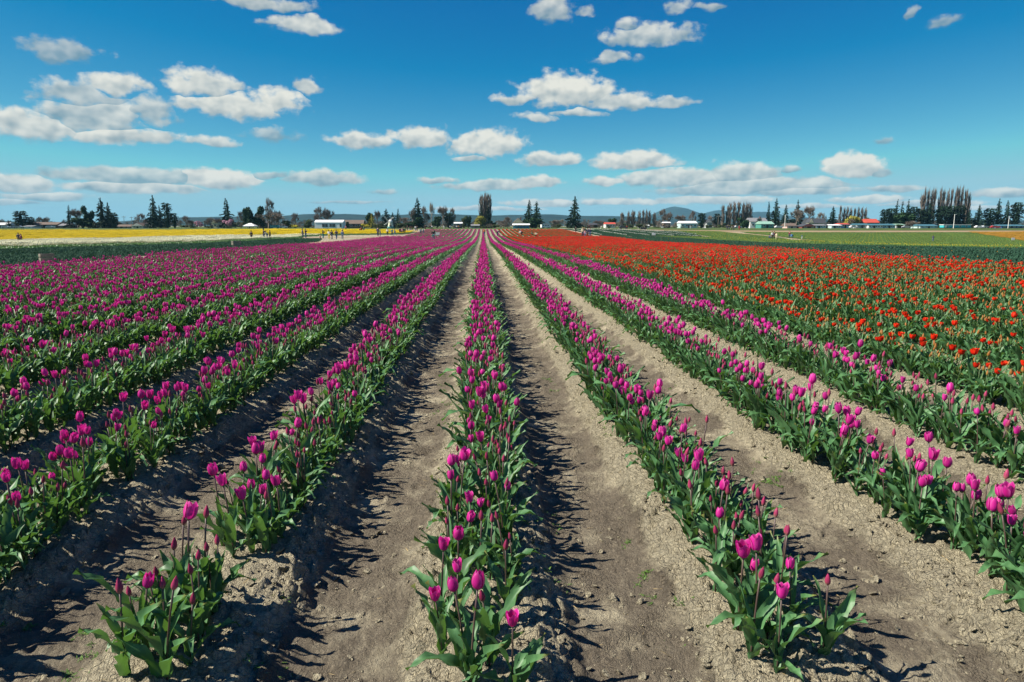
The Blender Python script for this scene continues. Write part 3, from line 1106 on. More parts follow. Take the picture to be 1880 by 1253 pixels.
def field(kind, name, rows, label):
    mats = [M_LEAF, M_STEM if kind == 'pink' else M_STEMG, M_PINK if kind == 'pink' else M_RED, M_PBUD if kind == 'pink' else M_RBUD]
    r = np.random.default_rng(5 if kind == 'pink' else 6)
    forms = []
    for st in (1, 0):                     # 0-9 open plants, 10-19 plants in bud
        for v in range(10):
            mb = MB(); plant_mb(mb, kind, st, r, 0, leafscale=1.0 if kind == 'pink' else 1.12)
            forms.append(mb)
    for bl in ((.46, .74) if kind == 'pink' else (.45, .76)):                 # 20-27 metre-long pieces of row seen from afar
        for v in range(4):
            mb = MB()
            n = 21 if kind == 'pink' else 28
            for q in range(n):
                off = r.uniform(-1, 1); off = math.copysign(abs(off) ** .9 * .16, off)
                plant_mb(mb, kind, int(r.random() < bl), r, 1, (off, (q + r.random()) / n - .5, 0), 1.05)
            forms.append(mb)
    objs = [proto('tulip_form_%02d' % k, mb, mats) for k, mb in enumerate(forms)]
    col = proto_group(name + '_forms', objs)
    P, RT, SC, IX = [], [], [], []
    for (x, y, st, i) in scatter_left[kind]:
        P.append((x, y)); RT.append(r.uniform(0, 6.28)); SC.append(r.uniform(.85, 1.12)); IX.append((0 if st else 10) + int(r.integers(10)))
    for i in rows:
        y = max(INDIV_END, row_start(i)) + .5
        while y < FIELD_Y1:
            if not (i == -9 and 30 < y < 33):        # a gap in the rows
                P.append((i * ROW + .025 * math.sin(y * 1.7 + i), y)); RT.append(0 if r.random() < .5 else math.pi); SC.append(r.uniform(.95, 1.08))
                IX.append(20 + int(r.integers(4)) + 4 * int(r.random() < .35 + .5 * float(S(30, 80, y))))
            y += 1.0
        y = 142.0 + .5
        while y < 203 and i > -15:
            P.append((i * ROW, y)); RT.append(0 if r.random() < .5 else math.pi); SC.append(r.uniform(.95, 1.08)); IX.append(20 + int(r.integers(8)))
            y += 1.0
    P = np.array(P)
    Z = ground(P[:, 0], P[:, 1]) - .012
    scatter(name, np.column_stack([P, Z]), RT, SC, IX, col, label, 'tulips')


field('pink', 'magenta_tulips', PINK_ROWS, 'long rows of magenta tulips running away from the camera to the far path')
field('red', 'scarlet_tulips', RED_ROWS, 'rows of scarlet tulips filling the field right of the magenta rows')


# other beds, seen from afar: pieces of row two metres long
def bed_forms(name, leafm, petalm, n, bloom, h, spread, r, leafscale=1.2, flower=.036):
    objs = []
    for v in range(4):
        mb = MB()
        for q in range(n):
            off = r.uniform(-spread, spread); y = (q + r.random()) / n * 2 - 1
            for k in range(3):
                L_, W_, el, bd, tw, wv, ph = leaf_par[int(r.integers(LEAF_N))]
                V, F = leaf_geo(L_ * leafscale, W_ * leafscale * 1.4, el + .1, bd * .7, tw, 0, ph, 2, 4, (off, y, 0), r.uniform(0, 6.28))
                mb.add(V, F, 0)
            if r.random() < bloom:
                m2 = MB(); hh = h * r.uniform(.85, 1.12)
                m2.lathe([(.006, 0), (flower, flower * .8), (flower * .9, flower * 1.6), (.008, flower * 2)], 5, 0, (off + r.normal(0, .02), y, hh))
                mb.add(np.concatenate(m2.V), m2.F, 1)
        objs.append(proto('%s_form_%d' % (name, v), mb, [leafm, petalm], True, False))
    return proto_group(name + '_forms', objs)


def bed(name, poly, forms, label, pitch=1.1, seed=0, shrink=1.0, cat='flower bed'):
    """rows along the field inside a ground polygon"""
    r = np.random.default_rng(seed)
    poly = np.array(poly, float)
    P = []
    x0, x1, y0, y1 = poly[:, 0].min(), poly[:, 0].max(), poly[:, 1].min(), poly[:, 1].max()
    X, Y = np.meshgrid(np.arange(x0 + .3, x1, pitch), np.arange(y0 + 1, y1, 2.0), indexing='ij')
    X, Y = X.ravel(), Y.ravel()
    inside = np.zeros(len(X), bool)
    for a, b in zip(poly, np.roll(poly, -1, 0)):
        c = (a[1] > Y) != (b[1] > Y)
        t = np.where(c, (Y - a[1]) / (b[1] - a[1] + 1e-12), 0)
        inside ^= c & (X < a[0] + t * (b[0] - a[0]))
    # only what the picture could see, with a margin
    inside &= (np.abs(X) < 0.95 * Y + 6)
    inside &= ~((vnoise(X * .35, Y * .12, 300 + seed) < -.40) & (r.random(len(X)) < .75))      # thin patches
    X, Y = X[inside], Y[inside]
    n = len(X)
    P = np.column_stack([X + r.normal(0, .05, n), Y, terrain(X, Y) - .01])
    s = r.uniform(.86, 1.12, n) * shrink * (1 + .30 * vnoise(X * .2, Y * .08, 330 + seed))
    return scatter(name, P, np.where(r.random(n) < .5, 0, math.pi), s, r.integers(0, 4, n), forms, label, cat)


r9 = np.random.default_rng(9)
F_GREEN = bed_forms('green_bed', M_LEAFD, M_YEL, 90, 0.002, .34, .46, r9, .85, .022)
F_CREAM = bed_forms('cream_bed', M_LEAF, M_CREAM, 70, 1.0, .42, .48, r9, 1.0, .045)
F_YEL = bed_forms('yellow_bed', M_LEAF, M_YEL, 70, 1.0, .42, .48, r9, .9, .050)
F_BAND = bed_forms('yellow_green_bed', M_LEAFL, M_YEL, 70, .16, .36, .48, r9, 1.0, .030)
F_WHT = bed_forms('white_bed', M_LEAF, M_WHITE, 60, .16, .34, .16, r9, .9, .035)
F_LIGHT = bed_forms('light_bed', M_LEAFL, M_YEL, 80, .012, .30, .46, r9, .9, .025)
F_DOTS = bed_forms('dotted_bed', M_LEAFL, M_YEL, 80, .014, .34, .46, r9, .9, .026)
F_ORNG = bed_forms('orange_bed', M_LEAFL, M_ORNG, 70, .55, .36, .46, r9, .9, .042)
F_BLUE = bed_forms('blue_green_bed', M_LEAFD, M_ORNG, 90, .006, .34, .46, r9, .85, .022)
bed('green_tulip_bed', [(-17.8, 17), (-20.2, 60), (-24.5, 104), (-29, 122), (-35, 122), (-37, 90), (-41, 50), (-46, 30)], F_GREEN, 'dark green bed of tulips not yet in bloom, left of the dirt path', 1.07, 1)
bed('cream_tulip_bed', [(-46, 32), (-41.2, 50), (-37.2, 90), (-35.2, 122), (-34, 130), (-37, 142), (-50, 140), (-71, 130), (-88, 123), (-120, 105), (-100, 60)], F_CREAM, 'pale cream tulip bed behind the green bed on the left', 1.07, 2)
bed('yellow_tulip_band', [(-37, 142.5), (-50.4, 140.5), (-71.4, 130.5), (-88.4, 123.5), (-120.4, 105.5), (-126, 110), (-96, 128), (-77, 137), (-54, 146), (-37, 148)], F_BAND, 'narrow yellow green tulip band directly behind the cream bed', 1.07, 4)
bed('white_tulip_strip', [(-37, 148.5), (-54.4, 146.5), (-77.4, 137.5), (-96.4, 128.5), (-126.4, 110.5), (-132, 116), (-103, 133), (-83, 143), (-57, 152), (-35, 155)], F_CREAM, 'thin whitish strip of tulips between the yellow green band and the yellow field', 1.07, 3)
bed('yellow_tulip_field', [(-35, 156), (-57.4, 153), (-83.4, 144), (-103.4, 134), (-132.4, 117), (-190, 150), (-190, 246), (-70, 244), (-25, 190), (-17, 178), (-19, 163)], F_YEL, 'broad bright yellow tulip field below the left tree line', 1.15, 5)
bed('white_tulip_rows', [(26, 152), (26, 244), (52, 244), (60, 210), (50, 152)], F_WHT, 'thin white tulip rows beyond the scarlet field', 5.35, 6)
bed('young_tulip_rows', [(26, 152), (26, 244), (52, 244), (60, 210), (50, 152)], F_GREEN, 'dark green young tulips between the thin white rows', 1.07, 16)
bed('blue_green_tulip_bed', [(18.0, 20), (25.4, 140), (25.4, 150), (38, 150), (39, 98), (44, 72), (50, 54), (36, 34)], F_BLUE, 'blue-green bed of unopened tulips along the right of the scarlet field', 1.07, 7)
bed('dotted_yellow_bed', [(38.4, 150), (52.5, 152), (60, 212), (64, 244), (84, 244), (74, 170), (68, 150), (92, 118), (100, 96), (72, 60), (50.5, 55), (44.5, 73), (39.4, 99)], F_DOTS, 'yellow-green bed dotted with yellow blooms, right of the blue-green bed', 1.07, 8)
bed('yellow_dotted_strip', [(68, 150), (92, 118), (100, 97), (108, 101), (98, 122), (74, 152)], F_DOTS, 'narrow yellowish strip along the thin path at right', 1.07, 18)
bed('light_green_bed', [(92, 244), (78, 172), (76, 155), (100, 124), (110, 105), (240, 150), (240, 200), (175, 244)], F_LIGHT, 'bright green leafy bed in front of the right hand houses', 1.15, 9)
bed('orange_tulip_bed', [(176, 244), (135, 165), (240, 165), (240, 244)], F_ORNG, 'dull orange tulip strip at the far right below the dark conifers', 1.15, 10)
sheet('dirt_path', (((-15.9, 14), (-20.4, 106)), ((-17.5, 14), (-24.2, 106))), M_PATH, 'bare dirt path along the left edge of the magenta rows', .03, 3)
sheet('headland_path', (((-60, 133.6), (28, 133.6)), ((-60, 141.2), (28, 141.2))), M_PATH, 'bare cross path between the two sections of tulip rows', .03, 3)
sheet('diagonal_path', (((85.5, 245), (75.5, 153)), ((89, 245), (78, 153))), M_PATH, 'narrow tan path running diagonally into the right hand green beds', .05, 3)

# crumbs of soil and small weeds on the beds
def near_bits():
    r = np.random.default_rng(77)
    forms = []
    for v in range(5):
        V = []
        prof = [(.35, -.35), (.9, -.1), (.95, .25), (.5, .6)]
        mb = MB(); mb.lathe(prof, 7)
        W = np.concatenate(mb.V); W = W * (1 + .28 * r.normal(0, 1, (len(W), 1)).clip(-1.2, 1.2)) * np.array([1, r.uniform(.6, 1), r.uniform(.5, .8)])
        forms.append(proto('clod_form_%d' % v, MB().add(W, mb.F), [M_SOIL], False))
    for f in forms:
        f.data.attributes['edge'].data.foreach_set('value', np.full(len(f.data.vertices), .8, np.float32))
    col = proto_group('clod_forms', forms)
    n = 60000
    Y = 1.4 + 11 * r.random(n) ** 1.9
    X = r.uniform(-1, 1, n) * (Y * .9 + 1)
    rg = ridge(X, Y)
    den = vnoise(X * 2.2, Y * 2.2, 91) + .5 * vnoise(X * 6, Y * 6, 92)
    keep = (r.random(n) < .22 + .9 * S(.005, .05, rg) * (1 - S(.11, .13, rg))) & (den > -.10)
    X, Y = X[keep], Y[keep]
    Z = ground(X, Y) + fbm(X * 3.2, Y * 3.2, 3, 5) * 0.030
    s = .0035 + .016 * r.random(len(X)) ** 3.0 + .016 * (r.random(len(X)) < .06)
    scatter('soil_clods', np.column_stack([X, Y, Z + s * .2]), np.column_stack([r.normal(0, .4, len(X)), r.normal(0, .4, len(X)), r.uniform(0, 6.3, len(X))]), s,
            r.integers(0, 5, len(X)), col, 'small dry clods of soil scattered over the beds and furrows', 'soil')
    forms = []
    for v in range(4):
        mb = MB()
        for q in range(16):
            V, F = leaf_geo(r.uniform(.008, .024), r.uniform(.0035, .007), r.uniform(.1, .9), .5, 0, 0, .3, 2, 4, (r.normal(0, .010), r.normal(0, .010), .001), r.uniform(0, 6.28))
            mb.add(V, F)
        forms.append(proto('weed_form_%d' % v, mb, [MATS['leaf_bright_green']], True, False))
    col = proto_group('weed_forms', forms)
    n = 2600
    Y = 1.7 + 14 * r.random(n) ** 1.7
    i = r.integers(-6, 8, n)
    X = i * ROW + np.where(r.random(n) < .75, -1, 1) * r.uniform(.20, .46, n)
    keep = (vnoise(X * 3, Y * 1.6, 61) > .14) & (np.abs(X) < Y * .95 + 1)
    X, Y = X[keep], Y[keep]
    X = np.repeat(X, 3) + r.normal(0, .035, len(X) * 3); Y = np.repeat(Y, 3) + r.normal(0, .035, len(Y) * 3)
    Z = ground(X, Y) + fbm(X * 3.2, Y * 3.2, 3, 5) * 0.030
    scatter('weed_sprigs', np.column_stack([X, Y, Z]), r.uniform(0, 6.28, len(X)), r.uniform(.6, 1.3, len(X)), r.integers(0, 4, len(X)), col,
            'small green weed seedlings sprouting on the dry soil beds', 'weeds')

    forms = []
    for v in range(3):
        V, F = leaf_geo(.05 + .03 * v, .006, .15, .3, .8, .002, .2 * v, 2, 5)
        forms.append(proto('scrap_form_%d' % v, MB().add(V, F), [M_SCRAP], True, False))
    col = proto_group('scrap_forms', forms)
    n = 1500
    Y = 1.6 + 9 * r.random(n) ** 1.6
    X = r.uniform(-1, 1, n) * (Y * .9 + 1)
    Z = ground(X, Y) + fbm(X * 3.2, Y * 3.2, 3, 5) * 0.030 + .006
    scatter('plant_scraps', np.column_stack([X, Y, Z]), np.column_stack([r.normal(0, .2, n), r.normal(0, .2, n), r.uniform(0, 6.28, n)]), r.uniform(.2, .7, n), r.integers(0, 3, n), col,
            'dry bits of leaf and straw lying on the soil', 'plant scraps')


M_SCRAP = mat('dry_leaf', (0.30, 0.23, 0.12), 0.9, 0.4, 30.0, 0.1)
near_bits()


# ------------------------------------------------------------------ far land: hills
def hills(name, D, prof, depth, m, label, seed):
    """a wooded ridge: prof gives picture x and y of its skyline"""
    xs = np.linspace(prof[0][0], prof[-1][0], 260)
    yy = np.interp(xs, [p[0] for p in prof], [p[1] for p in prof])
    V, F = [], []
    nd = 14
    for k, (px, py) in enumerate(zip(xs, yy)):
        d = pdir(px, py); d = d / d[1]
        top = CAM_H + d[2] * D
        top += D * .0007 * float(fbm(np.array([px * .12]), np.array([0.3]), 3, seed)[0]) + D * .0006 * float(vnoise(np.array([px * .8]), np.array([1.5]), seed + 5)[0])
        for j in range(nd):
            t = j / (nd - 1)
            f = math.sin(math.pi * min(1, t * 1.0)) if t > .5 else math.sin(math.pi * t) ** .8
            Yd = D + depth * (t - .5)
            V.append((d[0] * D * (1 + .12 * (t - .5)), Yd, -6 + (top + 6) * f * (1 + .08 * float(vnoise(np.array([px * .05 + j]), np.array([j * .7]), seed)[0]) * (1 - abs(t - .5) * 2) * (abs(t - .5) > .05))))
    n = len(xs)
    for k in range(n - 1):
        for j in range(nd - 1):
            F.append((k * nd + j, (k + 1) * nd + j, (k + 1) * nd + j + 1, k * nd + j + 1))
    return tag(obj(name, mesh_of(name, V, F, [m], None, True)), label, kind='structure')


M_FOREST = mat('forest', (0.014, 0.030, 0.024), 0.95, 0.5, 0.012, 0.1)
hills('hills', 4200, [(-900, 402), (-300, 404), (0, 406), (90, 408), (210, 409), (330, 400), (430, 398), (520, 397), (560, 394), (640, 393), (700, 396), (780, 393), (830, 394), (900, 396), (960, 395), (1010, 394), (1060, 397), (1140, 397), (1200, 402), (1290, 404), (1500, 404), (1880, 405), (2500, 402), (3000, 404)],
      1500, M_FOREST, 'long low forested ridge along the horizon', 3)
hills('mountain', 7600, [(1080, 418), (1140, 404), (1190, 398), (1212, 388), (1226, 381.5), (1237, 379.5), (1250, 382), (1270, 390), (1290, 395), (1304, 390), (1316, 386), (1330, 390), (1350, 393), (1380, 390), (1400, 389), (1425, 396), (1480, 401), (1560, 406), (1680, 412), (1760, 418)],
      2600, M_FOREST, 'rounded blue mountain rising behind the poplars', 8)

# ------------------------------------------------------------------ trees
M_BARK = mat('bark', (0.11, 0.085, 0.065), 0.9, 0.3, 3.0, 0.1)
M_CONIFER = mat('conifer_needles', (0.014, 0.034, 0.020), 0.8, 0.4, 4.0, 0.15, objvar=.25)
M_EVERG = mat('evergreen_leaves', (0.020, 0.048, 0.018), 0.8, 0.4, 4.0, 0.15, objvar=.2)
M_TWIG = mat('bare_twigs', (0.200, 0.165, 0.138), 0.9, 0.25, 4.0, 0.1, objvar=.2)
M_TWIGP = mat('pale_twigs', (0.34, 0.30, 0.25), 0.9, 0.2, 4.0, 0.1)
M_BLOSSOM = mat('pink_blossom', (0.52, 0.27, 0.36), 0.8, 0.2, 6.0, 0.1)
M_OLIVE = mat('spring_leaves', (0.27, 0.25, 0.045), 0.8, 0.25, 6.0, 0.1)
M_BUSH = mat('bush_leaves', (0.055, 0.075, 0.030), 0.8, 0.35, 6.0, 0.1, objvar=.25)
M_YHEDGE = mat('yellow_bush_leaves', (0.42, 0.36, 0.03), 0.8, 0.2, 6.0, 0.1)


def conifer_crown(r, power=.85, ragged=.2, low=.05, levels=30, flat=0.0, core=True):
    mb = MB()
    if core:
        prof = [(.30 * ((1 - z) ** power), z) for z in np.linspace(low + .02, .95, 8)]
        mb.lathe(prof, 7)
    V, F = [], []
    lop = r.normal(0, .10, 2)
    for k in range(levels):
        z = low + (.985 - low) * (k / (levels - 1)) ** .95
        rad = ((1 - z) / (1 - low)) ** power * (1 + r.normal(0, ragged)) + .02
        if flat:
            rad = (math.sin(math.pi * min(1, .25 + .75 * (1 - z))) ** .6) * (1 + r.normal(0, ragged)) * .95
            rad = max(rad, .05)
        nb = int(5 + 7 * rad)
        for b in range(nb):
            a = r.uniform(0, 6.28)
            ln = rad * r.uniform(.65, 1.08)
            drop = .05 * ln + r.normal(0, .008)
            for q in range(max(2, int(2 + 6 * ln))):
                t = r.uniform(.25, 1.0) ** .7
                c = np.array([math.cos(a) * ln * t + lop[0] * z, math.sin(a) * ln * t + lop[1] * z, z - drop * t + .006 * math.sin(t * 3)])
                s = (.17 * (.4 + ln)) * r.uniform(.5, 1.1)
                aa = a + r.normal(0, .9)
                dirv = np.array([math.cos(aa) * s, math.sin(aa) * s, -.022 * r.uniform(.1, 1.4)])
                sd = np.array([-math.sin(aa) * s * .45, math.cos(aa) * s * .45, r.normal(0, .010)])
                n0 = len(V)
                V += [c - dirv * .4 - sd * .5, c + sd * .8 + dirv * .1 + (0, 0, .012), c + dirv, c - sd * .8 - (0, 0, .012)]
                F.append((n0, n0 + 1, n0 + 2, n0 + 3))
    mb.add(V, F)
    return mb


def leafy_crown(r, n=1300, z0=.15, size=.14, lumps=7):
    mb = MB(); V, F = [], []
    cs = [(r.normal(0, .38), r.normal(0, .38), r.uniform(z0 + .18, .80), r.uniform(.36, .60)) for _ in range(lumps)]
    for q in range(n):
        cx, cy, cz, cr = cs[int(r.integers(lumps))]
        d = r.normal(0, 1, 3); d /= np.linalg.norm(d)
        rr = cr * r.uniform(.55, 1.05)
        c = np.array([cx + d[0] * rr, cy + d[1] * rr, cz + d[2] * rr * .42])
        if c[2] < z0 * .4 or c[2] > 1:
            continue
        u = r.normal(0, 1, 3); u /= np.linalg.norm(u); w = np.cross(u, d); w /= np.linalg.norm(w) + 1e-6
        s = size * r.uniform(.5, 1.2)
        u = u * s * (1, 1, .45); w = w * s * (1, 1, .45)
        n0 = len(V)
        V += [c - u, c + w * .7, c + u, c - w * .7]
        F.append((n0, n0 + 1, n0 + 2, n0 + 3))
    mb.add(V, F)
    return mb


def bare_tree(r, upright=.5, spread=1.0, twigs=1300, depth=4, tw=.006):
    """trunk with limbs, and a crown of fine twigs; unit height, unit radius"""
    tr, cr = MB(), MB()
    tips = []

    def grow(p, d, ln, rad, lev):
        q = p + d * ln
        mid = (p + q) / 2 + r.normal(0, ln * .06, 3)
        tr.tube([p, mid, q], [rad, rad * .85, rad * .65], 4, cap=False)
        tips.append((q, d, lev))
        if lev >= depth:
            return
        for _ in range(3 if lev else 4):
            nd = d * (1 - .35 * spread) + r.normal(0, .42 * spread, 3) + np.array([0, 0, upright * .35])
            nd /= np.linalg.norm(nd)
            grow(p + (q - p) * r.uniform(.6, 1), nd, ln * r.uniform(.62, .82), rad * .6, lev + 1)
    grow(np.zeros(3), np.array([0, 0, 1.0]), .27, .026, 0)
    allp = np.array([t[0] for t in tips])
    zmax = allp[:, 2].max() * 1.08; rmax = np.percentile(np.hypot(allp[:, 0], allp[:, 1]), 97) * 1.1
    V, F = [], []
    for q in range(twigs):
        p, d, lev = tips[int(r.integers(len(tips)))]
        if lev < 2:
            continue
        nd = d + r.normal(0, .55, 3) + np.array([0, 0, upright * .4]); nd /= np.linalg.norm(nd)
        ln = r.uniform(.06, .14)
        s = np.cross(nd, r.normal(0, 1, 3)); s /= np.linalg.norm(s); s *= tw * r.uniform(.6, 1.3)
        n0 = len(V)
        V += [p - s, p + s, p + nd * ln]
        F.append((n0, n0 + 1, n0 + 2))
    cr.add(V, F)
    for mb in (tr, cr):
        W = np.concatenate(mb.V) / np.array([rmax, rmax, zmax])
        mb.V = [W]
    return tr, cr


def poplar(r, n=70, tw=.006):
    tr, cr = MB(), MB()
    tr.tube([(0, 0, 0), (.05, .02, .5), (0, 0, .96)], [.10, .06, .015], 5)
    V, F = [], []
    for k in range(n):
        z = r.uniform(.05, .80)
        a = r.uniform(0, 6.28)
        out = math.sin(math.pi * min(1, .18 + .80 * z)) * r.uniform(.3, 1.0)
        ln = r.uniform(.14, .28) * (1.1 - .5 * z)
        pts = [np.array([0, 0, z]), np.array([math.cos(a) * out * .6, math.sin(a) * out * .6, z + ln * .35]), np.array([math.cos(a) * out, math.sin(a) * out, min(1, z + ln)])]
        tr.tube(pts, [.045, .03, .012], 3, cap=False)
        for q in range(10):
            t = r.uniform(.3, 1)
            p = pts[0] * (1 - t) + pts[2] * t + r.normal(0, .05, 3) * (1, 1, .2)
            nd = np.array([r.normal(0, .30), r.normal(0, .30), 1.0]); l2 = r.uniform(.05, .13)
            s = np.array([r.normal(0, 1), r.normal(0, 1), 0]); s /= np.linalg.norm(s); s *= tw * 7
            n0 = len(V)
            V += [p - s, p + s, p + nd * l2 * (.7, .7, 1)]
            F.append((n0, n0 + 1, n0 + 2))
    cr.add(V, F)
    return tr, cr


TREE = {}


def tree_protos():
    r = np.random.default_rng(31)
    trunk = MB(); trunk.tube([(0, 0, -.02), (0, 0, .5), (0, 0, .93)], [.085, .05, .012], 6)
    tme = trunk.mesh('trunk', [M_BARK], True)
    TREE['fir'] = [(tme, conifer_crown(r, .85, .20, .05).mesh('crown', [M_CONIFER])) for _ in range(4)]
    TREE['ragged'] = [(tme, conifer_crown(r, .75, .38, .14, 24, core=True).mesh('crown', [M_CONIFER])) for _ in range(3)]
    TREE['cypress'] = [(tme, conifer_crown(r, .5, .10, .03, 30, flat=1.0).mesh('crown', [M_CONIFER])) for _ in range(3)]
    st = MB(); st.tube([(0, 0, -.02), (0, 0, .6)], [.12, .05], 6)
    sme = st.mesh('trunk', [M_BARK], True)
    TREE['evergreen'] = [(sme, leafy_crown(r, 1500, .1).mesh('crown', [M_EVERG])) for _ in range(3)]
    TREE['bush'] = [(sme, leafy_crown(r, 800, .05).mesh('crown', [M_BUSH])) for _ in range(3)]
    TREE['yellow'] = [(sme, conifer_crown(r, .6, .12, .04, 22).mesh('crown', [M_OLIVE]))]
    TREE['hedge'] = [(sme, leafy_crown(r, 700, .03).mesh('crown', [M_YHEDGE]))]
    TREE['willow'] = [(sme, leafy_crown(r, 1400, .12).mesh('crown', [M_OLIVE]))]
    TREE['blossom'] = []
    for _ in range(2):
        a, b = bare_tree(r, .4, 1.1, 200, 3)
        TREE['blossom'].append((a.mesh('trunk', [M_BARK]), leafy_crown(r, 900, .18, .10).mesh('crown', [M_BLOSSOM])))
    TREE['bare'], TREE['pale'] = [], []
    for k in range(4):
        a, b = bare_tree(r, .5, 1.0, 2200, 4, .0052)
        TREE['bare'].append((a.mesh('trunk', [M_TWIG]), b.mesh('crown', [M_TWIG])))
    for k in range(2):
        a, b = bare_tree(r, .6, .9, 1500, 4, .0055)
        TREE['pale'].append((a.mesh('trunk', [M_TWIGP]), b.mesh('crown', [M_TWIGP])))
    TREE['poplar'] = []
    for k in range(4):
        a, b = poplar(r)
        TREE['poplar'].append((a.mesh('trunk', [M_TWIG]), b.mesh('crown', [M_TWIG])))


tree_protos()
TNAME = {'fir': ('fir_tree', 'fir tree'), 'ragged': ('fir_tree', 'fir tree'), 'cypress': ('conifer_tree', 'conifer'), 'evergreen': ('evergreen_tree', 'evergreen tree'), 'bush': ('bush', 'bush'),
         'yellow': ('golden_conifer', 'conifer'), 'hedge': ('yellow_bush', 'bush'), 'willow': ('willow_tree', 'willow'), 'blossom': ('blossom_tree', 'blossom tree'), 'bare': ('bare_tree', 'bare tree'),
         'pale': ('bare_tree', 'bare tree'), 'poplar': ('poplar_tree', 'poplar')}
TGROUP = {'fir': 'conifers along the tree line', 'ragged': 'conifers along the tree line', 'cypress': 'conifers along the tree line', 'poplar': 'bare poplars', 'bare': 'bare trees along the tree line', 'pale': 'bare trees along the tree line'}
tcount = {}


def tree(kind, px, ytop, w, D, label):
    k = tcount[kind] = tcount.get(kind, -1) + 1
    tm, cm = TREE[kind][k % len(TREE[kind])]
    p = at(px, D, ytop)
    g = float(terrain(p[0], D))
    h = p[2] - g
    rad = w / 2 / FPX * D
    root = thing(TNAME[kind][0], label, TNAME[kind][1], (p[0], D, g - .05), float(prng.uniform(0, 6.28)), TGROUP.get(kind), (rad, rad, h))
    obj('trunk', tm, root)
    obj('crown', cm, root)
    return root


